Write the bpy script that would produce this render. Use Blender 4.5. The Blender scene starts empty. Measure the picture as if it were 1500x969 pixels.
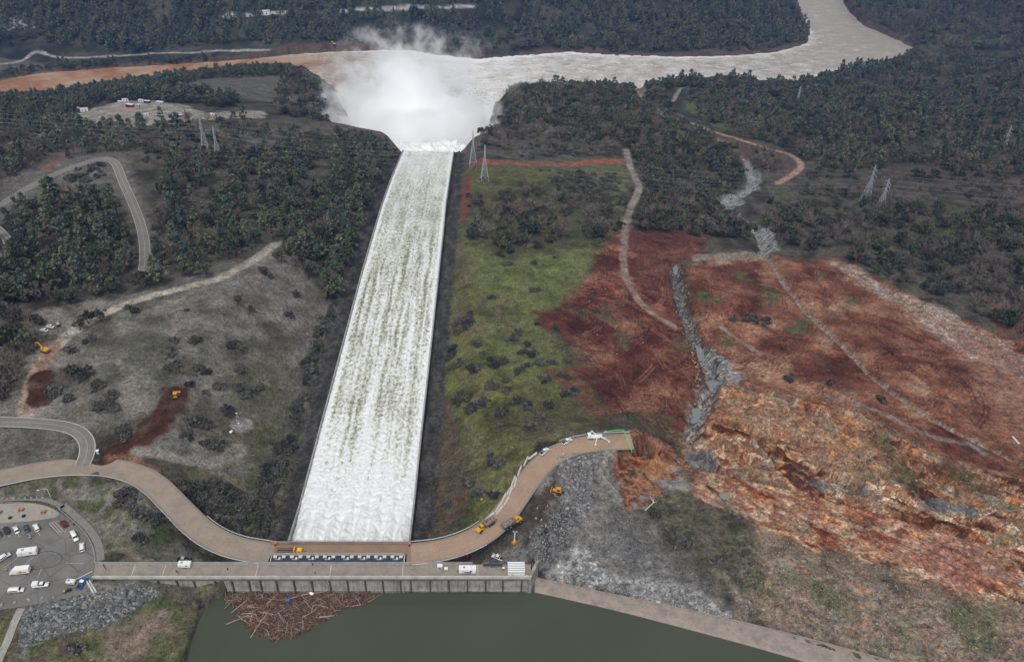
import bpy, bmesh, math, random
import numpy as np
from mathutils import Vector, Matrix
R = random.Random(7)
NR = np.random.RandomState(11)
C = bpy.context.scene.collection
SC = bpy.context.scene

# ------------------------------------------------------------------ camera solved from the vanishing points of the photograph
F = 1200.0                                   # focal length in pixels of a 1500 px wide frame
PXC, PYC = 750.0, 484.5
def nrm(v): return v / np.linalg.norm(v)
_dn = np.array([-53., 1684., 1200.]); _ch = np.array([-30., -794.5, 1200.])
WZ = -nrm(_dn); WY = nrm(_ch - WZ * _ch.dot(WZ)); WX = np.cross(WY, WZ)
RW = np.stack([WX, WY, WZ])                  # camera axes (right, down, forward) -> world
_r = RW @ np.array([(513.75 - PXC) / F, (793 - PYC) / F, 1.0]) * 381.3
CAM = np.array([0., 38.5, -28.0]) - _r
def ray(px, py): return RW @ np.array([(px - PXC) / F, (py - PYC) / F, 1.0])
def plane(px, py, z):
    d = ray(px, py); return CAM + d * ((z - CAM[2]) / d[2])
def proj(P):
    q = (np.asarray(P) - CAM) @ RW
    return PXC + F * q[..., 0] / q[..., 2], PYC + F * q[..., 1] / q[..., 2]

# ------------------------------------------------------------------ noise
_tabs = {}
def noise(x, y, seed=0):
    if seed not in _tabs:
        a = np.random.RandomState(seed + 100).rand(256, 256).astype(np.float32) * 2 * np.pi
        _tabs[seed] = (np.cos(a), np.sin(a))
    gx, gy = _tabs[seed]
    x = np.asarray(x, np.float32); y = np.asarray(y, np.float32)
    xi = np.floor(x); yi = np.floor(y); fx = x - xi; fy = y - yi
    i0 = xi.astype(np.int32) & 255; j0 = yi.astype(np.int32) & 255; i1 = (i0 + 1) & 255; j1 = (j0 + 1) & 255
    u = fx * fx * (3 - 2 * fx); v = fy * fy * (3 - 2 * fy)
    def g(i, j, a, b): return gx[i, j] * a + gy[i, j] * b
    n0 = g(i0, j0, fx, fy); n0 = n0 + u * (g(i1, j0, fx - 1, fy) - n0)
    n1 = g(i0, j1, fx, fy - 1); n1 = n1 + u * (g(i1, j1, fx - 1, fy - 1) - n1)
    return 1.5 * (n0 + v * (n1 - n0))
def fbm(x, y, seed=0, o=3):
    s = 0; a = 1.0; f = 1.0
    for k in range(o):
        s = s + a * noise(x * f + 17.3 * k, y * f - 9.1 * k, seed + k); a *= .5; f *= 2.03
    return s
def sst(a, b, t):
    t = np.clip((t - a) / (b - a), 0, 1); return t * t * (3 - 2 * t)

# ------------------------------------------------------------------ land: smooth surface through surveyed heights (photo point, height)
CP = [(-60,1000,-7),(0,969,-5.5),(100,925,-3.5),(60,890,-.6),(200,870,-3.8),(200,852,-1.8),(232,857,-3.8),(260,863,-6.0),(290,868,-7.6),(250,930,-6.5),(290,885,-8.5),(60,830,0),(0,760,0),(130,800,0),(-100,800,0),(-120,700,3),
(60,720,1),(150,720,1.2),(200,800,0),(300,815,-.5),(350,785,-2),(0,697,3),(120,680,2),(200,690,1.5),(262,748,.6),(330,800,0),(392,812,0),(180,760,.8),
(300,720,-3),(360,700,-8),(250,660,1),(60,640,3),(0,617,4),(130,640,3),(250,600,2.5),(150,560,4),(60,540,4),(0,520,3),(-150,560,5),(200,480,3.5),(300,500,2),(350,440,0),(420,430,-8),(400,560,-4),(440,500,-13),
(380,640,-8),(0,420,-2),(-150,400,2),(100,400,-5),(200,370,-13),(300,380,-10),(400,350,-17),(480,320,-36),(530,280,-50),(575,225,-62),(300,260,-32),(100,270,-22),(0,280,-16),(-150,260,-10),(170,235,-24),
(200,155,-72),(130,165,-74),(0,190,-66),(-150,180,-60),(350,170,-66),(450,190,-74),(540,205,-68),(320,122,-112),(400,112,-125),(470,150,-112),(60,150,-120),(200,128,-130),(-150,170,-110),
(400,816,0),(604,816,0),(700,795,0),(760,745,0),(800,690,0),(850,652,0),(930,644,0),(690,830,-.5),(740,830,-.5),(790,790,-2),
(680,720,-12),(640,700,-22),(620,770,-24),(720,660,-9),(780,625,-8),(700,600,-17),(800,580,-17),(870,615,-12),(860,520,-27),(720,500,-25),(800,450,-31),(700,400,-33),(820,390,-36),(690,310,-46),(800,310,-50),(900,330,-52),
(800,250,-62),(910,235,-68),(690,245,-60),(760,205,-74),(860,190,-84),(930,180,-96),(730,165,-94),(800,140,-112),(720,140,-116),(880,140,-118),(950,150,-122),(960,125,-158),
(940,480,-37),(960,400,-48),(940,560,-30),(960,620,-22),(1010,420,-50),(1012,500,-45),(1030,590,-33),(1030,650,-25),(950,660,-14),(910,690,-10),(1110,350,-64),(1060,300,-70),(1105,262,-75),(1080,215,-86),(1000,180,-104),(1020,130,-140),
(850,700,-4),(900,760,-6),(850,800,-7),(800,840,-8),(900,860,-8.6),(1050,890,-8.6),(1000,800,-12),(1050,840,-10),(1150,890,-10.5),(1250,940,-8.8),(1350,969,-8.5),(1500,1010,-8.3),(960,740,-12),(1000,700,-19),(1200,820,-13),(1350,870,-12),(1480,900,-11),(1600,930,-10),
(1100,700,-20),(1300,720,-20),(1500,740,-21),(1620,750,-20),(1100,560,-33),(1250,570,-32),(1400,620,-29),(1550,600,-29),(1100,460,-45),(1100,390,-52),(1250,420,-49),(1400,480,-42),(1500,500,-40),(1620,480,-36),
(1200,350,-61),(1400,380,-54),(1500,400,-48),(1650,380,-40),(1180,255,-78),(1350,270,-74),(1500,260,-72),(1650,260,-62),(1300,170,-112),(1150,170,-116),(1500,160,-112),(1400,110,-140),(1550,90,-138),(1650,130,-110),(1160,126,-158),(1320,88,-160),(1090,118,-157),
(560,70,-161),(300,66,-159),(100,78,-160),(0,60,-154),(-150,70,-150),(800,68,-160),(1000,74,-161),(1150,66,-161),(1420,50,-152),
(600,35,-138),(300,30,-140),(0,30,-136),(900,35,-138),(1080,40,-146),(1300,15,-150),(1500,20,-140),
(0,0,-112),(300,0,-112),(600,0,-106),(900,0,-110),(1120,5,-134),(1250,0,-154),(1500,-10,-124),(200,-70,-50),(700,-70,-45),(1100,-60,-80),(1450,-70,-75),(1200,-60,-150)]
_cp = np.array([[*plane(a, b, c)[:2], c] for a, b, c in CP] + [[-4000,0,60],[-4000,3000,120],[-2000,5000,160],[1000,6000,180],[4000,5000,160],[5000,2500,120],[5000,0,60],[-1500,300,10],[-1200,-300,5],[1500,-300,0],[1800,300,-10],[0,-600,-15],[2500,-800,10],[-2500,-800,20]])
def _K(d2): return 0.5 * d2 * np.log(d2 + 1e-6)
_S = 1000.0
def _tps():
    P = _cp[:, :2] / _S; n = len(P)
    d2 = ((P[:, None] - P[None]) ** 2).sum(-1)
    A = np.zeros((n + 3, n + 3)); A[:n, :n] = _K(d2) + np.eye(n) * 2e-5
    A[:n, n] = 1; A[:n, n+1:n+3] = P; A[n, :n] = 1; A[n+1:, :n] = P.T
    return np.linalg.solve(A, np.concatenate([_cp[:, 2], np.zeros(3)]))
_w = _tps()
def base(x, y):
    x = np.asarray(x, float); y = np.asarray(y, float)
    sh = x.shape; x = x.ravel() / _S; y = y.ravel() / _S
    out = np.empty(len(x)); n = len(_cp); P = (_cp[:, :2] / _S)
    for i in range(0, len(x), 20000):
        a = x[i:i+20000].astype(np.float32); b = y[i:i+20000].astype(np.float32)
        d2 = (a[:, None] - P[None, :, 0].astype(np.float32)) ** 2 + (b[:, None] - P[None, :, 1].astype(np.float32)) ** 2
        out[i:i+20000] = (0.5 * d2 * np.log(d2 + 1e-6)) @ _w[:n].astype(np.float32) + _w[n] + _w[n+1] * a + _w[n+2] * b
    return out.reshape(sh)

LAKE_Z, RIVER_Z = -9.3, -165.0
# chute profile from its width in the photograph: depth = F * 54.5 / width
_prof = []
for yy, xl, xr in [(793,428,599.5),(638,468.5,615.8),(520,500,629),(400,531.6,641.9),(340,549,648.6),(300,560.9,652.4),(260,575,658.3),(222,591.2,664.3)]:
    p = CAM + ray((xl + xr) / 2, yy) * (F * 54.5 / (xr - xl)); _prof.append(p)
_prof = np.array(_prof); CH_END = _prof[-1, 1]
_py = np.concatenate([[8.0], _prof[:, 1], [CH_END + 120, CH_END + 260, 3000]]); _pz = np.concatenate([[_prof[0,2] + 1.2], _prof[:, 2], [_prof[-1,2] - 50, RIVER_Z, RIVER_Z]])
def chz(y): return np.interp(y, _py, _pz)
CX = 0.0; CHW = 27.25

def chaikin(p, n=2):
    p = np.asarray(p, float)
    for _ in range(n):
        q = np.empty((2 * len(p) - 2, p.shape[1])); q[0::2] = .75 * p[:-1] + .25 * p[1:]; q[1::2] = .25 * p[:-1] + .75 * p[1:]
        p = np.concatenate([p[:1], q, p[-1:]])
    return p
def G(px, py):                              # photo point -> land, with the smooth surface
    d = ray(px, py); lo, hi = 100.0, 6000.0
    ts = np.geomspace(120, 5000, 160); P = CAM[None] + d[None] * ts[:, None]
    f = P[:, 2] - base(P[:, 0], P[:, 1]); k = np.argmax(f < 0)
    if f[k] >= 0: k = len(ts) - 1
    lo, hi = ts[max(k - 1, 0)], ts[k]
    for _ in range(14):
        m = .5 * (lo + hi); p = CAM + d * m
        if p[2] - base(p[0], p[1]) > 0: lo = m
        else: hi = m
    return CAM + d * lo
def GP(pts): return np.array([G(a, b) for a, b in pts])
def GZ(pts, z): return np.array([plane(a, b, z) for a, b in pts])

def seg_dist(x, y, pl):                     # distance to a polyline and parameter along it
    best = np.full(x.shape, 1e9, np.float32); par = np.zeros(x.shape, np.float32)
    for i in range(len(pl) - 1):
        ax, ay = pl[i][:2]; bx, by = pl[i+1][:2]; dx, dy = bx - ax, by - ay
        t = np.clip(((x - ax) * dx + (y - ay) * dy) / (dx * dx + dy * dy + 1e-9), 0, 1)
        d = np.hypot(x - ax - t * dx, y - ay - t * dy); m = d < best
        best = np.where(m, d, best); par = np.where(m, i + t, par)
    return best, par
def poly_sd(x, y, poly):                    # signed distance, positive inside
    d, _ = seg_dist(x, y, np.concatenate([poly, poly[:1]]))
    ins = np.zeros(x.shape, bool); n = len(poly)
    for i in range(n):
        ax, ay = poly[i][:2]; bx, by = poly[(i+1) % n][:2]
        if ay == by: continue
        c = ((ay > y) != (by > y)) & (x < (bx - ax) * (y - ay) / (by - ay) + ax); ins ^= c
    return np.where(ins, d, -d)
def local(fn, x, y, pts, margin, fill):     # evaluate only near the given points
    pts = np.asarray(pts)
    m = (x > pts[:, 0].min() - margin) & (x < pts[:, 0].max() + margin) & (y > pts[:, 1].min() - margin) & (y < pts[:, 1].max() + margin)
    out = np.full(x.shape, fill, np.float32)
    if m.any(): out[m] = fn(x[m], y[m])
    return out

# paved roads: photo centreline, width in metres, fixed heights (or None)
ROADS = {}
def road(name, pts, width, zs=None, n=3):
    g = GP(pts)
    if zs is not None: g = np.array([plane(a, b, z) for (a, b), z in zip(pts, zs)])
    g = chaikin(g, n)
    for _ in range(6 if zs is None else 0): g[1:-1, 2] = (g[:-2, 2] + g[1:-1, 2] * 2 + g[2:, 2]) / 4
    ROADS[name] = (g, width)
road('dam_road_west', [(-80,716),(0,700),(60,687),(120,682),(175,685),(222,703),(262,745),(297,780),(340,802),(398,811)], 11.5, [3.4,3,2.5,2,1.6,1.3,.6,.2,0,0])
road('dam_road_east', [(602,811),(650,806),(700,788),(735,760),(765,715),(795,676),(830,656),(870,648),(926,646)], 11.5, [0]*9)
road('switchback_road', [(-80,617),(0,617),(70,620),(112,628),(128,645),(128,665),(120,682)], 8.5, [4,4,3.8,3.4,3,2.5,2.05])
road('winding_road', [(-80,380),(-40,330),(5,297),(60,264),(110,243),(150,231),(170,237),(178,262),(196,300),(210,340),(213,375),(210,400)], 8.5)
road('hillside_road', [(-60,300),(-15,325),(8,345),(14,360),(2,375),(-40,390)], 7)
LOT = GZ([(-120,735),(20,734),(62,737),(90,750),(112,770),(130,787),(139,803),(141,822),(137,850),(128,868),(80,880),(0,893),(-120,910)], 0)
SHORE_L = [(262,990),(275,969),(283,940),(296,905),(312,884),(330,872)]
WEIR_PX = [(783,846,867),(900,871,893),(1060,904,935),(1180,934,969),(1310,969,1012),(1500,1024,1080),(1800,1115,1190)]
_lp = [plane(a, b, LAKE_Z)[:2] for a, b in SHORE_L] + [(-42., -3.0), (plane(783,867,LAKE_Z)[0], -3.0)]
_lp += [plane(a, c, LAKE_Z)[:2] for a, b, c in WEIR_PX]
LAKE = np.array(_lp + [(1500., -600.), (-140., -600.), (-115., -150.)])
RIVER_PX = [(-300,150),(-150,128),(0,119),(60,108),(170,100),(300,92),(380,86),(430,80),(500,76),(560,74),(600,74),(640,82),(700,88),(770,82),(830,77),(900,82),(1000,84),(1080,82),(1140,77),(1183,64),(1188,48),(1165,18),(1160,-10),(1140,-60),
(1215,-60),(1232,0),(1243,18),(1262,36),(1300,53),(1338,70),(1318,82),(1270,96),(1220,104),(1156,124),(1090,115),(1000,115),(960,122),(920,140),(840,150),(760,160),(715,175),(700,215),(640,235),(575,215),(520,185),(488,150),(460,115),(430,100),(370,101),(300,109),(180,120),(100,135),(0,143),(-150,165),(-300,180)]
RIVER = GZ(RIVER_PX, RIVER_Z)[:, :2]
GULLY = chaikin(GP([(930,128),(955,160),(1010,185),(1085,218),(1105,258),(1100,275),(1060,298),(1095,325),(1122,350),(1118,372)]), 2)
GULLY2 = chaikin(GP([(990,385),(996,430),(1008,470),(1022,500),(1045,545),(1040,575),(1025,605),(1010,640)]), 2)
GULLY3 = chaikin(GP([(1122,372),(1140,405),(1185,460),(1240,510),(1290,565),(1360,610),(1440,650),(1520,690)]), 2)
HOLE = GP([(895,690),(925,655),(962,650),(975,672),(940,700),(905,712)])
ROCKP = GP([(1000,650),(1045,560),(1100,575),(1250,610),(1400,690),(1560,720),(1600,930),(1380,872),(1250,832),(1110,795),(1010,735)])
CREV = [(chaikin(GP(a), 2), w, d) for a, w, d in (
 ([(1040,700),(1075,716),(1150,732),(1210,752),(1290,765),(1400,800),(1520,850)], 2.2, 4.0), ([(1080,560),(1150,590),(1260,640),(1350,690),(1450,740),(1560,770)], 1.6, 2.5),
 ([(1100,640),(1180,690),(1260,720)], 1.5, 2.6), ([(1150,600),(1220,650),(1300,700),(1380,740)], 1.4, 2.4), ([(1130,745),(1180,790),(1230,825)], 1.2, 1.8), ([(1230,760),(1290,800),(1350,850)], 1.2, 1.8),
 ([(1290,650),(1370,720),(1420,750)], 1.3, 2.2), ([(1350,650),(1430,700),(1500,745)], 1.3, 2.2), ([(1060,620),(1110,655),(1140,690)], 1.6, 3.0), ([(1330,770),(1400,830),(1470,870)], 1.2, 1.8), ([(1010,655),(1040,680),(1060,712)], 2.0, 4.0),
 ([(1230,385),(1300,430),(1390,470),(1500,540),(1600,600)], 1.2, 1.5), ([(1060,470),(1110,520),(1180,560),(1250,590)], 1.0, 1.2), ([(1185,400),(1250,470),(1330,540),(1420,610),(1500,680)], 1.0, 1.3))]
PITS = [(1087,637,5,6), (1062,726,4,3.5), (1148,724,5,3.5), (1120,655,5,3), (1008,672,6,4), (1250,745,5,3), (1410,742,5,2.5), (925,672,7,8), (945,660,6,7), (1335,755,4,2.5), (1190,690,5,2.5)]
PITW = [(G(a, b), r, d) for a, b, r, d in PITS]
REDB = GP([(1005,385),(1130,375),(1230,378),(1330,432),(1420,475),(1600,530),(1600,740),(1400,690),(1250,610),(1100,575),(1045,540),(1012,460)])
REDA = GP([(775,472),(830,440),(870,395),(880,365),(935,340),(1035,345),(1030,370),(992,385),(988,430),(1003,475),(1030,540),(1025,590),(1000,640),(960,640),(930,610),(880,590),(850,545),(835,500)])
_sd = GP([(1130,480), (1480,705)]); SANG = math.atan2(_sd[1,1] - _sd[0,1], _sd[1,0] - _sd[0,0])
_rd = GP([(1040, 690), (1400, 790)]); RANG = math.atan2(_rd[1,1] - _rd[0,1], _rd[1,0] - _rd[0,0])
def strata(x, y, a=None):
    a = .72 * RANG + .28 * SANG if a is None else a
    return x * math.cos(a) + y * math.sin(a), -x * math.sin(a) + y * math.cos(a)

def land(x, y, detail=True):
    """height of the land at world x, y"""
    x = np.asarray(x, np.float32); y = np.asarray(y, np.float32)
    h = base(x, y).astype(np.float32)
    flat = np.ones(x.shape, np.float32)      # 1 = rough natural ground, 0 = graded
    for nm, (g, w) in ROADS.items():
        def f(a, b, g=g):
            d, p = seg_dist(a, b, g); return d
        d = local(f, x, y, g, 45, 1e3); m = d < 44
        if m.any():
            dd, p = seg_dist(x[m], y[m], g); zz = np.interp(p, np.arange(len(g)), g[:, 2]) - .12
            k = 1 - sst(w / 2 + 1.5, w / 2 + 14, dd)
            h[m] = h[m] * (1 - k) + zz * k; flat[m] = np.minimum(flat[m], 1 - k)
    sd = local(lambda a, b: poly_sd(a, b, LOT), x, y, LOT, 30, -1e3)
    k = sst(-12, 1, sd); h = h * (1 - k) + (-.1) * k; flat *= 1 - k
    rock = local(lambda a, b: poly_sd(a, b, ROCKP), x, y, ROCKP, 60, -1e3); rock = np.maximum(rock, local(lambda a, b: poly_sd(a, b, HOLE), x, y, HOLE, 30, -1e3) + 3); rk = sst(-14, 10, rock)
    red = np.maximum(local(lambda a, b: poly_sd(a, b, REDB), x, y, REDB, 60, -1e3), local(lambda a, b: poly_sd(a, b, REDA), x, y, REDA, 60, -1e3)); rd = sst(-6, 10, red)
    dist = np.hypot(x - CAM[0], y - CAM[1])
    h += flat * (1.6 * noise(x / 60, y / 60, 1) + .7 * noise(x / 22, y / 22, 2)) * (1 + np.clip((dist - 900) / 500, 0, 5))
    if detail:
        h += flat * (.22 * noise(x / 5, y / 5, 3) + .1 * noise(x / 2, y / 2, 4))
        m = (rk > 0) & (rk + rd > 0)
        u, v = strata(x[m], y[m]); wv = 7 * noise(u / 45, v / 30, 7) + 1.2 * noise(u / 14, v / 10, 26)
        r1 = 1 - np.abs(noise(u / 42, (v + wv) / 11, 8)); r2 = 1 - np.abs(noise(u / 16, (v + wv) / 4.2, 9)); r3 = noise(u / 5, v / 2.2, 10)
        led = noise(u / 30 + 5, (v + wv) / 9, 12)
        h[m] += rk[m] * flat[m] * (3.0 * (r1 - .6) + 2.0 * (r2 - .6) + .9 * r3 + 3.2 * sst(-.04, .05, led) + .8 * (1 - 2 * np.abs(noise(u / 7, (v + wv) / 2.3, 21))) + .45 * noise(u / 2.4, v / 1.3, 22) + .0 + 1.6 * sst(.0, .05, noise(u / 13, (v + wv) / 4, 23)))
        m = rd > 0
        u, v = strata(x[m], y[m]); h[m] += rd[m] * (.35 * noise(u / 14, v / 3, 13) + .5 * (1 - np.abs(noise(u / 30, v / 7, 14))))
    # gullies
    for g, w, dep in [(GULLY, 5, 4), (GULLY2, 4.5, 7), (GULLY3, 2, 2.5)] + [(a, b, c * 1.7) for a, b, c in CREV]:
        d = local(lambda a, b: seg_dist(a, b, g)[0], x, y, g, 30, 1e3)
        d = d + (.5 + w * .3) * noise(x / 5, y / 5, 15); h -= dep * (1 - sst(w * .35, w * 1.6, d))
    for c, r, dep in PITW:
        d = local(lambda a, b: np.hypot(a - c[0], (b - c[1]) * 1.3), x, y, np.array([c, c]), 25, 1e3); h -= dep * 1.6 * (1 - sst(r * .5, r * 1.1, d + 2 * noise(x / 4, y / 4, 24)))
    d = local(lambda a, b: poly_sd(a, b, HOLE), x, y, HOLE, 20, -1e3); h -= 15 * sst(-1.0, 3.0, d + 2.6 * noise(x / 5, y / 5, 16))
    # chute cut and its service strips
    m = (np.abs(x) < 140) & (y > 4) & (y < CH_END + 3)
    ax = np.abs(x[m]) - CHW; z0 = chz(y[m]); hh = h[m]
    hh = np.minimum(hh, z0 + np.maximum(ax - 11, 0) * .6 - .6); hh = np.maximum(hh, z0 - 1 - np.maximum(ax - 13, 0) * .6)
    hh = np.where(ax < 1.2, z0 - 5, hh); h[m] = hh
    # the torn-out bowl below the end of the chute
    m = (np.abs(x + 20) < 190) & (y >= CH_END + 3) & (y < CH_END + 420)
    t = y[m] - CH_END; wv = 14 * noise(x[m] / 40, y[m] / 40, 17)
    halfw = 30 + 62 * sst(0, 130, t); z0 = chz(y[m]) - 4
    h[m] = np.minimum(h[m], z0 + np.maximum(np.abs(x[m] + 34 * sst(0, 150, t)) + wv * sst(0, 40, t) - halfw, 0) * 1.3)
    # water bodies
    sd = local(lambda a, b: poly_sd(a, b, LAKE), x, y, LAKE, 95, -1e3); h = np.where(sd > -1, np.minimum(h, LAKE_Z - .1 - np.clip(sd + 1, 0, 30) * .5), h)
    k = (sd > -90) & (sd < -8) & (x > 84); h = np.where(k, np.maximum(h, LAKE_Z + 1.15 + .25 * noise(x / 4, y / 4, 19) + .006 * -sd), h)
    k = (sd >= -8) & (sd < 0) & (x > 79); h = np.where(k, np.minimum(h, -9.2), h)
    sd = local(lambda a, b: poly_sd(a, b, RIVER), x, y, RIVER, 60, -1e3); jit = sd + 3 * noise(x / 16, y / 16, 18)
    h = np.where(jit > -4, np.minimum(h, RIVER_Z + .8 - np.clip(jit + 4, 0, 20) * .5), np.maximum(h, RIVER_Z + 1.2))
    return h
def H(x, y): return float(land(np.array([x]), np.array([y]))[0])
def on(px, py):                             # photo point -> detailed land
    p = G(px, py); d = ray(px, py)
    for _ in range(6):
        z = H(p[0], p[1]); q = plane(px, py, z); p = p + (q - p) * .6
    return np.array([p[0], p[1], H(p[0], p[1])])
# ------------------------------------------------------------------ materials
def s2l(c):
    return tuple((v / 255 / 12.92) if v / 255 <= .04045 else ((v / 255 + .055) / 1.055) ** 2.4 for v in c)
class NT:
    def __init__(s, name):
        s.m = bpy.data.materials.new(name); s.m.use_nodes = True; s.t = s.m.node_tree; s.t.nodes.clear()
        s.out = s.n('ShaderNodeOutputMaterial')
    def n(s, typ, ins=None, **kw):
        nd = s.t.nodes.new(typ)
        for k, v in kw.items(): setattr(nd, k, v)
        for k, v in (ins or {}).items():
            if hasattr(v, 'links') or isinstance(v, bpy.types.NodeSocket): s.t.links.new(v, nd.inputs[k])
            else: nd.inputs[k].default_value = v
        return nd
    def ramp(s, fac, stops):
        nd = s.n('ShaderNodeValToRGB', {'Fac': fac}); e = nd.color_ramp.elements
        while len(e) < len(stops): e.new(.5)
        for i, (p, c) in enumerate(stops): e[i].position = p; e[i].color = (*c, 1) if len(c) == 3 else c
        return nd.outputs['Color']
    def noise(s, vec, scale, detail=3, rough=.55, dist=0):
        return s.n('ShaderNodeTexNoise', {'Vector': vec, 'Scale': scale, 'Detail': detail, 'Roughness': rough, 'Distortion': dist}).outputs['Fac']
    def mix(s, a, b, f, mode='MIX'):
        nd = s.n('ShaderNodeMix', data_type='RGBA', blend_type=mode)
        for k, v in ((0, f), (6, a), (7, b)):
            if isinstance(v, bpy.types.NodeSocket): s.t.links.new(v, nd.inputs[k])
            else: nd.inputs[k].default_value = v if k == 0 else ((*v, 1) if len(v) == 3 else v)
        return nd.outputs[2]
    def math(s, op, a, b=0.0, clamp=False):
        nd = s.n('ShaderNodeMath', {0: a, 1: b}, operation=op); nd.use_clamp = clamp; return nd.outputs[0]
    def mrange(s, v, a, b, c=0., d=1.):
        return s.n('ShaderNodeMapRange', {'Value': v, 'From Min': a, 'From Max': b, 'To Min': c, 'To Max': d}).outputs[0]
    def bsdf(s, **kw):
        ins = {k.replace('_', ' '): v for k, v in kw.items()}
        b = s.n('ShaderNodeBsdfPrincipled', ins); s.t.links.new(b.outputs[0], s.out.inputs['Surface']); return b
    def bump(s, h, dist, strength=1.0):
        return s.n('ShaderNodeBump', {'Height': h, 'Distance': dist, 'Strength': strength}).outputs[0]
    def pos(s): return s.n('ShaderNodeNewGeometry').outputs['Position']
    def obj(s): return s.n('ShaderNodeTexCoord').outputs['Object']
    def scl(s, vec, v): return s.n('ShaderNodeMapping', {'Vector': vec, 'Scale': v}).outputs[0]
    def attr(s, name, out='Color'): return s.n('ShaderNodeAttribute', attribute_name=name).outputs[out]
M = {}
def paint(name, rgb, rough=.6, var=.18, scale=.8, metal=0.0, spec=.3, dirt=None, bump=0.0, coords='obj'):
    """plain coated or mineral surface with uneven tone"""
    if name in M: return M[name]
    t = NT(name); P = t.obj() if coords == 'obj' else t.pos(); c = s2l(rgb)
    n1 = t.noise(P, scale, 4, .6); f = t.mrange(n1, .3, .7, 1 - var, 1 + var)
    col = t.mix((*c,), f, 1.0, 'MULTIPLY')
    if dirt: col = t.mix(col, s2l(dirt), t.mrange(t.noise(P, scale * 2.7, 5, .7), .48, .72, 0, .6))
    kw = dict(Base_Color=col, Roughness=rough, Metallic=metal); b = t.bsdf(**kw); b.inputs['Specular IOR Level'].default_value = spec
    if bump: t.t.links.new(t.bump(t.noise(P, scale * 6, 4), bump), b.inputs['Normal'])
    M[name] = t.m; return t.m

# ------------------------------------------------------------------ object helpers
def link(o): C.objects.link(o); return o
def tag(o, label=None, cat=None, group=None, kind=None):
    for k, v in (('label', label), ('category', cat), ('group', group), ('kind', kind)):
        if v: o[k] = v
    return o
def empty(name, loc, rz=0.0):
    o = bpy.data.objects.new(name, None); o.location = loc; o.rotation_euler = (0, 0, rz); o.empty_display_size = .5; return link(o)
def npmesh(name, V, Fc, mats, parent=None, smooth=True, mi=None):
    me = bpy.data.meshes.new(name); V = np.asarray(V, np.float32); Fc = np.asarray(Fc, np.int32)
    k = Fc.shape[1]
    me.vertices.add(len(V)); me.vertices.foreach_set('co', V.ravel())
    me.loops.add(Fc.size); me.loops.foreach_set('vertex_index', Fc.ravel())
    me.polygons.add(len(Fc)); me.polygons.foreach_set('loop_start', np.arange(0, Fc.size, k, dtype=np.int32))
    me.polygons.foreach_set('use_smooth', np.full(len(Fc), smooth))
    if mi is not None: me.polygons.foreach_set('material_index', np.asarray(mi, np.int32))
    for m in (mats if isinstance(mats, (list, tuple)) else [mats]): me.materials.append(m)
    me.update(calc_edges=True); me.validate()
    o = bpy.data.objects.new(name, me)
    if parent: o.parent = parent
    return link(o)
def gridfaces(nr, nc):
    i = np.arange(nr * nc).reshape(nr, nc)
    return np.stack([i[:-1, :-1], i[:-1, 1:], i[1:, 1:], i[1:, :-1]], -1).reshape(-1, 4)
def setcol(o, name, col):
    a = o.data.attributes.new(name, 'FLOAT_COLOR', 'POINT'); c = np.ones((len(o.data.vertices), 4), np.float32); c[:, :3] = col; a.data.foreach_set('color', c.ravel())
def setf(o, name, v):
    a = o.data.attributes.new(name, 'FLOAT', 'POINT'); a.data.foreach_set('value', np.asarray(v, np.float32).ravel())
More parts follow.
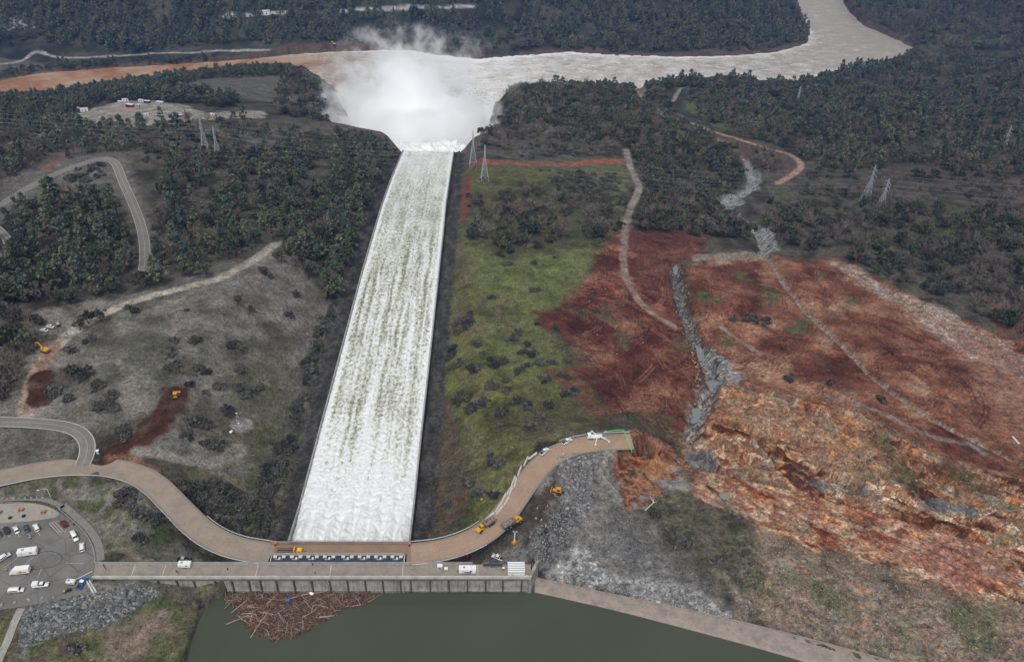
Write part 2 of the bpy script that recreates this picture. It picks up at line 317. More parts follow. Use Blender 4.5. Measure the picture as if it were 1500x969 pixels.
class MB:
    """collects boxes, tubes and profiles; build() links them as one mesh"""
    def __init__(s): s.v = []; s.f = []; s.m = []; s.mi = 0
    def add(s, V, Fs):
        o = len(s.v); s.v += [tuple(p) for p in V]; s.f += [[i + o for i in f] for f in Fs]; s.m += [s.mi] * len(Fs); return s
    def box(s, c, d, rz=0.0, taper=1.0, ty=None):
        x, y, z = d[0] / 2, d[1] / 2, d[2] / 2; ty = taper if ty is None else ty; V = []
        for sz, kx, ky in ((-z, 1, 1), (z, taper, ty)):
            for a, b in ((-1, -1), (1, -1), (1, 1), (-1, 1)):
                px, py = a * x * kx, b * y * ky
                V.append((c[0] + px * math.cos(rz) - py * math.sin(rz), c[1] + px * math.sin(rz) + py * math.cos(rz), c[2] + sz))
        return s.add(V, [(3, 2, 1, 0), (4, 5, 6, 7), (0, 1, 5, 4), (1, 2, 6, 5), (2, 3, 7, 6), (3, 0, 4, 7)])
    def tube(s, a, b, r, r2=None, n=6, cap=True):
        a, b = Vector(a), Vector(b); d = (b - a); r2 = r if r2 is None else r2
        if d.length < 1e-6: return s
        d.normalize(); u = d.orthogonal().normalized(); w = d.cross(u); V = []
        for p, q in ((a, r), (b, r2)):
            for k in range(n):
                t = 2 * math.pi * k / n; V.append(p + (u * math.cos(t) + w * math.sin(t)) * q)
        Fs = [(k, (k + 1) % n, n + (k + 1) % n, n + k) for k in range(n)]
        if cap: Fs += [tuple(range(n))[::-1], tuple(range(n, 2 * n))]
        return s.add(V, Fs)
    def path(s, P, r, n=6):
        for a, b in zip(P[:-1], P[1:]): s.tube(a, b, r, n=n)
        return s
    def prof(s, pts, w, w2=None, y0=0.0):
        """side profile (x, z) extruded across y; w2 gives a width per point"""
        n = len(pts); ws = w2 or [w] * n; V = [(x, y0 - a / 2, z) for (x, z), a in zip(pts, ws)] + [(x, y0 + a / 2, z) for (x, z), a in zip(pts, ws)]
        return s.add(V, [tuple(range(n)), tuple(range(2 * n - 1, n - 1, -1))] + [(k + n, (k + 1) % n + n, (k + 1) % n, k) for k in range(n)])
    def build(s, name, mats, parent=None, bevel=0.0, smooth=False):
        me = bpy.data.meshes.new(name); me.from_pydata(s.v, [], s.f)
        ms = mats if isinstance(mats, (list, tuple)) else [mats]
        for m in ms: me.materials.append(m)
        if len(ms) > 1: me.polygons.foreach_set('material_index', s.m)
        bm = bmesh.new(); bm.from_mesh(me)
        bmesh.ops.recalc_face_normals(bm, faces=bm.faces)
        if bevel: bmesh.ops.bevel(bm, geom=[e for e in bm.edges if e.is_manifold and e.calc_face_angle(0) > .5], offset=bevel, segments=2, affect='EDGES', clamp_overlap=True)
        bm.to_mesh(me); bm.free()
        if smooth: me.polygons.foreach_set('use_smooth', [True] * len(me.polygons))
        me.update(); o = bpy.data.objects.new(name, me)
        if parent: o.parent = parent
        return link(o)

# ------------------------------------------------------------------ camera, light, sky
cam = bpy.data.cameras.new('camera'); co = link(bpy.data.objects.new('camera', cam)); SC.camera = co
cam.sensor_fit = 'HORIZONTAL'; cam.sensor_width = 36.0; cam.lens = F / 1500 * 36; cam.clip_start = 1; cam.clip_end = 20000
mw = Matrix.Identity(4)
for i in range(3):
    mw[i][0] = RW[i, 0]; mw[i][1] = -RW[i, 1]; mw[i][2] = -RW[i, 2]; mw[i][3] = CAM[i]
co.matrix_world = mw
SUN_EL, SUN_AZ = 58.0, 186.0                 # soft light from behind and to the left of the camera
w = bpy.data.worlds.new('World'); SC.world = w; w.use_nodes = True; wt = w.node_tree
bg = wt.nodes['Background']; sky = wt.nodes.new('ShaderNodeTexSky'); sky.sky_type = 'NISHITA'; sky.sun_disc = False
sky.sun_elevation = math.radians(SUN_EL); sky.sun_rotation = math.radians(SUN_AZ); sky.air_density = 1.0; sky.dust_density = 3.0
hs = wt.nodes.new('ShaderNodeHueSaturation'); hs.inputs['Saturation'].default_value = .18      # cloud cover greys the sky
wt.links.new(sky.outputs[0], hs.inputs['Color']); wt.links.new(hs.outputs[0], bg.inputs[0]); bg.inputs[1].default_value = .125
sl = bpy.data.lights.new('sun', 'SUN'); sl.energy = 1.5; sl.angle = math.radians(14); sl.color = (1, .97, .93); so = link(bpy.data.objects.new('sun', sl))
_sdv = Vector((math.sin(math.radians(SUN_AZ)) * math.cos(math.radians(SUN_EL)), math.cos(math.radians(SUN_AZ)) * math.cos(math.radians(SUN_EL)), math.sin(math.radians(SUN_EL))))
so.rotation_euler = _sdv.to_track_quat('Z', 'Y').to_euler(); so.location = (0, 0, 400)
SC.view_settings.view_transform = 'Standard'; SC.view_settings.look = 'None'; SC.view_settings.gamma = 1.0; SC.view_settings.use_curve_mapping = False; SC.view_settings.exposure = 0.16
SC.render.engine = 'CYCLES'; cy = SC.cycles; cy.use_denoising = True; cy.denoiser = 'OPENIMAGEDENOISE'
cy.max_bounces = 24; cy.diffuse_bounces = 2; cy.glossy_bounces = 2; cy.transmission_bounces = 2; cy.volume_bounces = 20; cy.transparent_max_bounces = 8
cy.caustics_reflective = False; cy.caustics_refractive = False

# ------------------------------------------------------------------ the land, one sheet
D = [70.]
while D[-1] < 2500: D.append(D[-1] + max(.0027 * D[-1], 2.4 if D[-1] < 165 else .6))
D += list(np.geomspace(2560, 7000, 24)); D = np.array(D)
U = np.concatenate([-1.25 - np.geomspace(.02, 2.2, 24)[::-1], np.linspace(-1.25, 1.25, 821), 1.25 + np.geomspace(.02, 2.2, 24)])
Yg = CAM[1] + D; HWd = .509 * D + 99
XX = (CAM[0] + 18 + U[None, :] * HWd[:, None]).astype(np.float32); YY = np.repeat(Yg[:, None], len(U), 1).astype(np.float32)
xf, yf = XX.ravel(), YY.ravel()
zf = land(xf, yf)
# under the headworks the ground stays below the slab
m = (xf > -95) & (xf < 84) & (yf > -5) & (yf < 3.4); zf[m] = np.minimum(zf[m], -.6)
m = (xf > -27.5) & (xf < 29.5) & (yf > -5) & (yf < 36); zf[m] = np.minimum(zf[m], -34)
col = np.zeros((len(xf), 3), np.float32)
def pal(t, cols):
    t = np.clip(t, 0, 1) * (len(cols) - 1); i = np.minimum(t.astype(int), len(cols) - 2); L = np.array([s2l(c) for c in cols], np.float32); f = (t - i)[:, None]
    return L[i] * (1 - f) + L[i + 1] * f
def n01(v, g=.8): return np.clip(.5 + v * g, 0, 1)
camd = np.hypot(xf - CAM[0], yf - CAM[1])
col[:] = pal(n01(fbm(xf / 26, yf / 26, 30, 4)), [(52,50,40),(70,66,54),(88,82,70),(74,74,52)])
k = sst(850, 1300, camd)[:, None]; col[:] = col * (1 - k) + pal(n01(fbm(xf / 50, yf / 50, 34, 3)), [(34,40,34),(46,52,42),(60,62,46),(74,72,58)]) * k
def region(pts, soft, warp, cols, scale, kind='iso', seed=40, strength=1.0, gain=.8, ground=None, lam=14):
    g = ground if ground is not None else GP(pts); mg = soft + warp * 2 + 5
    m = (xf > g[:, 0].min() - mg) & (xf < g[:, 0].max() + mg) & (yf > g[:, 1].min() - mg) & (yf < g[:, 1].max() + mg)
    ix = np.nonzero(m)[0]
    if not len(ix): return
    x, y = xf[ix], yf[ix]; sd = poly_sd(x, y, g) + warp * fbm(x / lam, y / lam, seed + 1, 3)
    k = sst(-soft, soft, sd) * strength; q = k > .002; ix, x, y, k = ix[q], x[q], y[q], k[q]
    if not len(ix): return
    if kind == 'iso': t = fbm(x / scale, y / scale, seed, 4)
    elif kind == 'strata':
        u, v = strata(x, y); v = v + 7 * noise(u / 45, v / 30, 7) + 1.2 * noise(u / 14, v / 10, 26); t = .7 * fbm(u / (scale * 3.0), v / scale, seed, 5) + .55 * fbm(x / (scale * 3), y / (scale * 3), seed + 6, 4); tq = (t + 2) * len(cols) * gain * .75; t = (np.floor(tq) + sst(.38, .62, tq - np.floor(tq))) / (len(cols) * gain * .75) - 2
    elif kind == 'tracks':
        a = 1.6 * noise(x / 60, y / 60, seed + 5) + SANG; u, v = x * np.cos(a) + y * np.sin(a), -x * np.sin(a) + y * np.cos(a)
        t = .6 * fbm(x / 28, y / 28, seed, 3) + .5 * (1 - 2.4 * np.abs(noise(u / 30, v / 2.6, seed + 3))) * n01(noise(x / 40, y / 40, seed + 9), 1.2)
    c = pal(n01(t, gain), cols); k = k[:, None]; col[ix] = col[ix] * (1 - k) + c * k
TRACKS = []
def track(pts, wid, c, strength=.9, warp=.8, soft=1.2, ruts=False, zs=None):
    g = chaikin(GP(pts), 3); mg = wid + 6; TRACKS.append((g, wid))
    m = (xf > g[:, 0].min() - mg) & (xf < g[:, 0].max() + mg) & (yf > g[:, 1].min() - mg) & (yf < g[:, 1].max() + mg)
    ix = np.nonzero(m)[0]; x, y = xf[ix], yf[ix]; d, p = seg_dist(x, y, g); d = d + warp * noise(x / 6, y / 6, 77)
    k = (1 - sst(wid / 2 - soft, wid / 2 + soft, d)) * strength
    if ruts: k = k * (.35 + .65 * np.exp(-((d - wid * .27) / (wid * .14)) ** 2))
    k = (k * (.8 + .4 * n01(noise(x / 9, y / 9, 78))))[:, None].clip(0, 1); col[ix] = col[ix] * (1 - k) + pal(n01(fbm(x / 8, y / 8, 79, 3)), [tuple(v * .88 for v in c), tuple(min(255, v * 1.1) for v in c)]) * k
LEFT_GREY = [(80,76,62),(97,92,79),(110,104,94),(124,117,107)]
GREEN = [(70,71,30),(88,91,36),(104,106,46),(100,93,58)]
BRUSH = [(74,70,54),(92,87,66),(96,100,48),(120,102,80),(88,82,64)]
RED = [(54,27,18),(80,40,26),(106,56,36),(138,92,64)]
RED2 = [(70,38,24),(106,60,38),(138,90,60),(164,126,96)]
ROCKC = [(86,50,34),(134,82,52),(182,130,80),(142,100,68),(206,180,144),(150,138,122),(112,72,48),(168,118,72),(128,116,92)]
GREY = [(84,82,80),(104,102,99),(120,117,112),(140,136,130)]
# left of the chute
region([(-200,470),(0,470),(120,440),(230,425),(300,410),(400,360),(470,400),(500,430),(480,490),(440,570),(400,650),(330,690),(230,655),(140,640),(0,610),(-200,610)], 4, 5, LEFT_GREY, 18, seed=41)
region([(150,500),(240,480),(260,560),(200,560)], 12, 8, [(66,68,54),(76,78,60),(88,86,74)], 14, seed=44, strength=.8)
region([(240,400),(420,370),(480,420),(440,470),(430,440),(300,440)], 8, 6, [(96,90,82),(112,104,96),(122,114,108)], 12, seed=45, strength=.8)
region([(330,520),(420,480),(440,560),(370,640),(320,640)], 10, 8, [(76,78,52),(86,86,60),(100,96,80)], 12, seed=46, strength=.75)
region([(-200,640),(0,622),(95,632),(112,650),(95,670),(0,690),(-200,720)], 3, 3, [(80,78,68),(92,89,80),(104,100,90)], 12, seed=47)
region([(-200,730),(0,712),(120,695),(190,702),(240,740),(290,790),(330,818),(140,824),(125,785),(100,750),(60,730),(-200,728)], 4, 5, [(66,74,40),(84,84,58),(102,98,84),(114,108,98),(80,86,46)], 14, seed=48)
region([(225,660),(330,690),(400,650),(440,570),(480,480),(520,420),(545,350),(580,240),(590,225),(590,240),(540,400),(480,580),(420,795),(395,795),(350,790),(300,770),(260,725)], 5, 7, BRUSH, 11, seed=49)
region([(375,590),(425,560),(405,690),(370,760),(345,700)], 6, 8, [(62,66,40),(76,84,38),(96,72,50)], 9, seed=50, strength=.7)
region([(-50,900),(60,885),(140,880),(220,850),(320,865),(280,930),(270,1000),(-50,1040)], 4, 5, [(70,78,36),(82,88,44),(96,92,58),(84,74,56)], 10, seed=51)
region([(150,925),(200,900),(240,905),(245,930),(205,960),(160,965)], 5, 5, [(118,98,84),(132,112,98),(108,92,76)], 7, seed=52)
region([(28,900),(60,880),(130,872),(215,848),(235,860),(215,885),(150,920),(70,935),(28,960)], 3, 3, [(58,62,64),(82,84,84),(108,108,106)], 4, seed=53)
region([(100,870),(140,850),(190,850),(185,868),(120,884)], 3, 2, [(112,106,94),(124,116,104)], 7, seed=54)
region([(318,866),(285,900),(268,980),(262,1000),(285,1000),(296,920),(330,876)], 2.5, 2.5, [(46,42,34),(64,56,44),(82,76,46)], 5, seed=55)
region([(205,848),(330,866),(318,885),(285,900),(262,884),(215,862)], 2.5, 3, [(72,66,58),(92,84,72),(58,52,44)], 5, seed=59)
# worksite and far left clearings
region([(100,172),(170,150),(260,150),(300,165),(390,162),(385,172),(300,176),(230,185),(140,186),(60,200),(0,215)], 3, 4, [(118,112,100),(140,132,118),(158,150,136)], 14, seed=56)
region([(238,132),(300,110),(395,104),(420,115),(400,150),(300,140)], 6, 6, [(84,82,72),(98,94,84)], 18, seed=57)
region([(250,190),(420,175),(470,190),(450,245),(300,260),(230,225),(190,240),(60,250),(30,235),(180,205)], 8, 8, [(74,70,60),(92,86,76),(108,100,90)], 16, seed=58, strength=.8)
region([(0,265),(60,240),(150,220),(185,222),(195,260),(225,330),(222,400),(205,400),(206,340),(160,268),(70,290),(0,330)], 4, 4, [(92,88,80),(106,101,92)], 10, seed=59)
region([(68,250),(110,225),(115,215),(60,245)], 3, 3, [(140,84,66),(120,80,66)], 10, seed=60, strength=.8)
region([(-60,85),(0,84),(60,92),(80,110),(0,105),(-60,105)], 5, 5, [(78,76,62),(92,90,74)], 20, seed=61)
region([(0,28),(30,26),(62,36),(50,42),(0,42)], 4, 2, [(126,128,128),(140,142,140)], 20, seed=62)
# right of the chute
region([(664,232),(760,236),(915,232),(925,260),(905,290),(920,330),(880,380),(830,440),(790,470),(840,545),(880,590),(890,620),(850,632),(790,650),(740,720),(700,770),(610,795),(612,700),(640,500),(655,330)], 4, 6, GREEN, 20, seed=63)
for i, pl in enumerate([[(690,385),(780,372),(862,376),(838,425),(790,445),(700,420)], [(745,455),(800,440),(830,470),(790,485)], [(720,470),(820,520),(850,585),(780,560),(720,520)], [(680,235),(780,245),(900,240),(880,258),(720,262)]]):
    region(pl, 8, 9, [(78,88,34),(92,104,42),(108,114,52)], 12, seed=190 + i, strength=.6)
for i, pl in enumerate([[(660,330),(690,340),(690,470),(655,480)], [(690,420),(730,440),(800,520),(780,520),(700,450)], [(640,600),(720,640),(700,700),(640,740)], [(800,590),(870,600),(850,625),(790,630)]]):
    region(pl, 8, 8, [(74,72,44),(92,86,56),(100,92,66)], 9, seed=195 + i, strength=.7)
region([(664,232),(760,236),(915,232),(915,250),(720,290),(690,330),(655,335)], 6, 6, [(62,60,34),(74,80,40),(92,78,52)], 12, seed=64, strength=.6)
region([(680,300),(760,270),(900,260),(905,350),(820,370),(740,380),(690,350)], 8, 8, [(58,56,46),(70,68,50),(74,76,44)], 12, seed=65, strength=.75)
region([(620,560),(660,560),(670,620),(690,700),(660,790),(605,796),(610,720)], 5, 6, [(66,64,56),(82,76,64),(98,66,46),(72,74,46)], 7, seed=66, strength=.85)
region([(700,620),(800,560),(860,600),(780,650)], 10, 8, [(66,64,36),(78,76,42)], 10, seed=67, strength=.5)
region([(674,255),(690,255),(686,322),(672,322)], 2.5, 2, [(122,66,46),(106,60,44)], 6, seed=68, strength=.85)
region([(690,230),(760,238),(915,233),(915,240),(820,243),(690,242)], 1.5, 1.5, [(142,80,56),(126,68,48)], 8, seed=69)
region([(800,545),(835,540),(905,615),(890,625),(850,590)], 3, 4, [(118,68,46),(96,62,40)], 8, seed=70, strength=.85)
region(None, 5, 8, RED, 20, 'tracks', seed=71, ground=REDA)
for i, pl in enumerate([[(985,500),(1005,495),(1012,520),(995,525)], [(940,380),(975,375),(970,400)], [(820,500),(850,505),(870,540),(845,535)], [(880,440),(905,445),(900,470),(880,465)], [(935,600),(990,610),(975,635),(940,628)], [(830,455),(870,450),(860,470)], [(905,480),(930,500),(915,510)]]):
    region(pl, 4, 6, [(78,74,46),(88,84,54),(92,70,50)], 8, seed=180 + i, strength=.75)
region([(855,570),(885,590),(920,640),(870,630)], 6, 6, [(80,72,40),(92,70,48)], 10, seed=72, strength=.6)
region([(890,345),(940,330),(1035,345),(1030,372),(985,385),(985,440),(940,430),(915,390)], 4, 5, [(74,44,36),(104,54,38),(86,62,46)], 10, seed=73, strength=.8)
for i, (a, b, r) in enumerate([(907,345,5),(905,365,6),(925,375,6),(910,428,6),(965,450,9),(945,465,5),(990,482,7)]):
    region([(a-r*1.4,b),(a,b-r*.8),(a+r*1.4,b),(a,b+r*.8)], 1.5, 2, [(150,92,60),(130,74,48)], 6, seed=74)
region(None, 4, 7, RED2, 20, 'tracks', seed=80, ground=REDB)
for i, pl in enumerate([[(1010,390),(1110,385),(1140,440),(1100,470),(1015,455)], [(1150,540),(1230,500),(1290,560),(1240,580)], [(1185,385),(1235,400),(1210,450),(1195,430)], [(1250,590),(1400,630),(1480,690),(1400,680)], [(1290,470),(1350,500),(1330,560),(1290,540)]]):
    region(pl, 6, 8, RED, 14, 'tracks', seed=84 + i, strength=.9)
for i, pl in enumerate([[(1118,420),(1150,430),(1140,448),(1115,445)], [(1150,475),(1185,460),(1190,485),(1165,500)], [(1020,425),(1070,440),(1060,450),(1020,440)], [(1060,480),(1080,490),(1070,505),(1058,500)], [(1205,450),(1230,455),(1222,466)], [(1240,430),(1260,440),(1250,452)], [(1070,390),(1100,410),(1080,410)], [(1190,390),(1210,400),(1205,412)], [(1195,525),(1212,530),(1205,540)]]):
    region(pl, 4, 5, [(68,74,38),(84,88,48),(96,82,56)], 8, seed=90 + i, strength=.85)
def arcs(poly, n, seed, L=(14, 46)):
    rs = np.random.RandomState(seed); lo, hi = poly[:, :2].min(0), poly[:, :2].max(0); done = 0
    while done < n:
        c = rs.uniform(lo, hi); done += .34
        if poly_sd(np.array([c[0]]), np.array([c[1]]), poly)[0] < 4: continue
        done += .66; a = 2.2 * float(noise(np.array([c[0] / 55]), np.array([c[1] / 55]), 76)[0]) + SANG + rs.randn() * .35; kk = rs.uniform(-.035, .035); ln = rs.uniform(*L); q = [c]
        for _ in range(10): a += kk * ln / 10; q.append(q[-1] + np.array([math.cos(a), math.sin(a)]) * ln / 10)
        q = np.array(q); nn = np.array([-math.sin(a), math.cos(a)]); cc = np.array(s2l((150,92,70) if rs.rand() < .5 else (50,24,18)), np.float32)
        m = (xf > q[:, 0].min() - 4) & (xf < q[:, 0].max() + 4) & (yf > q[:, 1].min() - 4) & (yf < q[:, 1].max() + 4); ix = np.nonzero(m)[0]
        if not len(ix): continue
        d = np.minimum(seg_dist(xf[ix], yf[ix], q)[0], seg_dist(xf[ix], yf[ix], q + nn * 2.4)[0]); k = ((1 - sst(.2, .8, d)) * rs.uniform(.25, .7))[:, None]; col[ix] = col[ix] * (1 - k) + cc * k
arcs(REDA, 130, 401); arcs(REDB, 170, 402)
# pale rocky skirt below the forest edge
region([(1215,380),(1260,395),(1300,425),(1390,455),(1440,490),(1600,560),(1600,600),(1430,530),(1380,500),(1320,450),(1260,420)], 4, 6, [(150,140,128),(124,104,90),(176,168,156),(118,82,66)], 6, 'strata', seed=100, strength=.75)
region([(1400,480),(1500,520),(1620,560),(1620,690),(1500,640),(1430,560)], 8, 8, [(128,82,64),(150,112,92),(116,72,56)], 8, 'strata', seed=101, strength=.7)
# torn rock slope
region(None, 6, 9, ROCKC, 7, 'strata', seed=102, ground=ROCKP, gain=1.25)
region([(1050,560),(1110,580),(1260,625),(1330,680),(1240,700),(1120,650),(1050,620)], 8, 9, [(150,98,58),(184,150,108),(120,70,46),(160,140,116)], 5, 'strata', seed=103, strength=.75)
region([(1000,695),(1060,680),(1120,720),(1300,760),(1400,820),(1420,860),(1250,815),(1100,775),(1030,745)], 8, 9, [(100,48,32),(138,70,42),(158,98,62),(192,164,130),(120,64,44)], 5, 'strata', seed=104, strength=.62)
region([(1290,820),(1400,800),(1480,830),(1460,880),(1380,865)], 6, 7, [(150,64,40),(170,128,106),(120,58,40)], 6, 'strata', seed=105, strength=.75)
region([(1235,640),(1290,650),(1370,730),(1340,725)], 3, 4, [(86,84,44),(106,66,42)], 5, 'strata', seed=106, strength=.8)
region([(1340,650),(1400,690),(1470,735),(1440,735),(1380,700)], 3, 4, [(86,84,44),(108,70,44)], 5, 'strata', seed=107, strength=.8)
for i, pl in enumerate([[(1175,712),(1200,704),(1268,725),(1262,733),(1195,722)], [(1330,735),(1380,742),(1430,752),(1425,762),(1350,752)], [(1420,650),(1450,665),(1440,668)], [(1005,665),(1042,660),(1045,690),(1010,700)], [(1105,688),(1130,682),(1125,695)]]):
    region(pl, 1.2, 2, [(92,94,98),(112,112,114),(128,126,124)], 4, 'strata', seed=110 + i)
# scree, gravel and grass near the weir
region([(1090,800),(1250,845),(1380,885),(1600,925),(1700,1050),(1400,1020),(1250,950),(1080,905),(1060,850)], 6, 8, [(108,102,92),(134,118,100),(98,92,68),(146,130,112),(128,94,70),(112,108,102),(150,112,84)], 5, 'strata', seed=120)
for i, pl in enumerate([[(1170,850),(1215,860),(1260,910),(1220,905)], [(1060,790),(1090,790),(1135,880),(1110,880)], [(1380,900),(1450,890),(1480,960),(1420,960)], [(1280,910),(1330,920),(1340,950)]]):
    region(pl, 5, 6, [(74,84,42),(92,96,60)], 6, seed=121 + i, strength=.7)
region([(900,640),(960,655),(1000,700),(1005,760),(960,745),(900,745),(800,700),(800,660),(850,648)], 4, 4, GREY, 8, seed=126)
region([(770,770),(800,690),(830,660),(900,655),(900,720),(960,780),(1000,840),(1060,880),(1062,905),(900,868),(785,845),(760,830),(620,830),(660,815),(720,795)], 3, 4, [(92,90,88),(106,104,101),(122,119,114),(112,106,98)], 7, seed=127)
region([(775,770),(830,740),(850,770),(800,840),(780,840)], 3, 5, [(58,57,56),(80,78,76),(108,105,102)], 3, seed=128)
region([(795,838),(850,800),(905,842),(1000,860),(1068,898),(1066,908),(1000,900),(900,866),(800,846)], 2, 3, [(124,124,123),(150,149,147),(104,103,101),(166,165,162)], 3, seed=170)
region([(845,790),(900,765),(960,810),(1010,852),(930,835)], 4, 4, [(84,83,82),(98,97,95),(108,106,102)], 9, seed=171, strength=.85)
region([(905,725),(950,770),(1010,830),(1060,870),(1010,870),(960,820),(900,770)], 4, 4, [(88,84,76),(96,94,90)], 6, seed=129, strength=.8)
region([(945,735),(985,728),(1045,768),(1105,832),(1132,882),(1085,872),(1020,812),(965,772)], 1.5, 6, [(64,64,48),(82,80,58),(98,90,72),(72,66,54),(84,86,56)], 6, seed=130)
region([(815,655),(850,645),(880,665),(830,705),(820,740),(790,770),(770,770),(805,700)], 2, 2, [(96,84,74),(84,70,60)], 6, seed=131, strength=.7)
region([(780,730),(815,700),(822,722),(790,770),(772,800),(765,790)], 2, 2, [(62,50,42),(74,60,50)], 4, seed=132, strength=.85)
region([(893,700),(905,665),(918,650),(925,634),(960,636),(990,655),(1000,690),(985,715),(955,735),(918,748),(905,730)], 2, 4, [(70,38,26),(112,62,38),(150,100,60),(92,56,40),(126,110,94)], 4, 'strata', seed=133)
for a, b, r in ((948,700,7),(985,700,6),(905,712,6),(940,735,7),(970,718,6)):
    region([(a-r*1.6,b),(a,b-r*.8),(a+r*1.6,b+2),(a,b+r)], 1.5, 2.5, [(108,106,104),(132,130,127)], 3, seed=172)
region([(930,690),(975,680),(1000,695),(960,715)], 2, 3, [(168,116,62),(150,92,50)], 6, seed=134)
# gully beds, waterfall rock and stream stones
for g, wd, cs in ((GULLY, 7, [(120,122,124),(160,160,158),(92,88,84)]), (GULLY2, 6.5, [(78,80,82),(122,123,122),(64,62,58),(140,138,134)]), (GULLY3, 3.4, [(132,118,104),(152,140,126),(108,84,70)])):
    mm = (xf > g[:, 0].min() - 20) & (xf < g[:, 0].max() + 20) & (yf > g[:, 1].min() - 20) & (yf < g[:, 1].max() + 20); ix = np.nonzero(mm)[0]
    x, y = xf[ix], yf[ix]; d, _ = seg_dist(x, y, g); d = d + .35 * wd * noise(x / 5, y / 5, 140); k = (1 - sst(wd * .4, wd * .8, d))[:, None] * .9
    col[ix] = col[ix] * (1 - k) + pal(n01(fbm(x / 2.2, y / 2.2, 141, 3), 1.1), cs) * k
region([(1040,545),(1090,545),(1060,575),(1035,575)], 3, 4, [(128,128,126),(150,148,142)], 5, 'strata', seed=142)
for pl in ([(1040,285),(1080,283),(1088,298),(1060,306),(1040,298)], [(1095,248),(1114,252),(1112,276),(1098,280)], [(1108,328),(1132,334),(1142,365),(1120,376),(1112,350)], [(1022,500),(1060,520),(1075,548),(1050,560),(1030,540)], [(1020,575),(1050,572),(1045,600),(1020,625),(1005,640)]):
    region(pl, 2, 3, [(84,86,86),(126,126,124),(156,156,152),(76,70,62)], 3, seed=145)
region([(1015,372),(1120,370),(1125,382),(1015,380)], 2, 2, [(140,128,110),(120,98,80)], 6, seed=143)
# far right openings
region([(1000,150),(1030,140),(1060,150),(1040,165),(1010,168)], 6, 5, [(74,88,42),(88,100,50)], 14, seed=144)
region([(1035,170),(1090,165),(1100,180),(1055,195)], 6, 6, [(70,84,40),(84,96,50)], 14, seed=145, strength=.8)
region([(1060,205),(1080,205),(1150,222),(1175,240),(1140,262),(1100,235)], 4, 5, [(96,70,60),(82,74,62)], 12, seed=146)
region([(1110,330),(1200,300),(1350,290),(1450,310),(1500,360),(1350,350),(1220,340)], 10, 10, [(70,74,44),(80,86,48),(66,62,50)], 14, seed=147, strength=.8)
region([(1420,205),(1500,205),(1500,225),(1420,225)], 8, 8, [(76,80,46),(90,86,60)], 20, seed=148, strength=.8)
region([(1360,50),(1480,52),(1470,66),(1370,62)], 8, 6, [(80,88,54),(92,88,66)], 20, seed=149, strength=.8)
region([(1450,440),(1500,455),(1560,470),(1560,500),(1460,490)], 6, 6, [(132,76,54),(96,80,58)], 8, seed=150, strength=.8)
region([(1120,90),(1500,100),(1600,200),(1500,300),(1300,280),(1150,200)], 20, 20, [(66,58,50),(82,70,60),(72,70,54)], 24, seed=151, strength=.6)
region([(790,182),(835,180),(838,192),(795,195)], 3, 2, [(116,110,100)], 10, seed=152) if False else region([(790,182),(835,180),(838,192),(795,195)], 3, 2, [(116,110,100),(104,100,90)], 10, seed=152)
region([(930,120),(985,118),(1000,130),(940,136)], 4, 4, [(140,112,94),(112,90,76)], 12, seed=153)
# river margins: bare red-brown bank on the far side
rb = local(lambda a, b: poly_sd(a, b, RIVER), xf, yf, RIVER, 60, -1e3); k = sst(-26, -8, rb + 10 * noise(xf / 30, yf / 30, 154)) * (1 - sst(8, 20, rb)); k = (k * np.where(yf > 1050, .6, .45))[:, None]
col[:] = col * (1 - k) + pal(n01(fbm(xf / 20, yf / 20, 155, 3)), [(78,58,48),(104,76,60),(92,80,68)]) * k
for pts in ([(430,72),(520,70),(600,66),(640,78),(600,80),(430,76)], [(640,60),(720,58),(735,70),(690,82),(650,76)], [(800,75),(860,66),(900,80)]):
    region(pts, 8, 8, [(78,58,46),(96,74,58),(80,70,54)], 16, seed=156, strength=.7)
# unpaved tracks
track([(38,608),(42,575),(55,540),(75,510),(110,482),(150,460),(200,440),(260,426),(310,413),(350,392),(385,370),(405,355)], 7.5, (160,150,134), .95, warp=1.0)
track([(38,600),(46,565),(58,535),(80,505)], 8, (150,120,94), .85, warp=2)
track([(60,540),(72,520),(80,500)], 5, (136,90,64), .5, warp=2)
track([(400,355),(450,345),(480,330)], 5, (110,102,92), .6)
track([(145,512),(180,535),(240,570)], 4.5, (118,112,98), .7, ruts=True)
track([(300,475),(318,510),(328,545)], 5, (112,108,98), .5, ruts=True)
track([(270,585),(300,605),(320,615)], 3, (112,108,90), .5)
track([(165,668),(190,655),(215,637),(237,610),(250,590),(256,572)], 13, (70,38,22), .95, warp=2.6, soft=2)
track([(60,552),(61,584)], 13, (68,38,24), .95, warp=1.0, soft=1)
track([(160,668),(200,672),(225,690)], 5, (150,96,66), .6, warp=2)
track([(200,660),(240,664),(300,664),(330,648),(345,630)], 6, (128,124,112), .8)
track([(345,598),(352,590)], 8, (140,136,128), .8)
track([(918,218),(922,245),(935,268),(936,282),(924,302),(916,335),(912,385),(916,410),(935,440),(960,462),(985,478)], 6, (138,116,102), .9)
track([(918,218),(922,245),(935,268),(936,282),(924,302)], 6.5, (132,128,120), .8)
track([(1015,180),(1060,198),(1100,210),(1150,222),(1176,240),(1168,252),(1140,268)], 7, (164,124,98), .9)
track([(1068,208),(1078,222)], 8, (168,108,88), .9)
track([(985,148),(995,133),(1010,125)], 6, (140,130,110), .8)
track([(-40,95),(0,96),(30,92),(45,78),(55,74),(80,83),(118,87),(200,80),(260,76),(330,75),(395,73)], 7, (150,146,136), .9, soft=2)
track([(330,24),(385,21),(420,20)], 9, (190,188,180), .7, soft=2)
track([(500,15),(560,13),(640,10),(695,9)], 6, (178,176,170), .7, soft=2)
track([(300,90),(340,88),(430,80)], 7, (128,108,92), .6)
track([(1055,480),(1085,500),(1115,517)], 3, (150,140,132), .8)
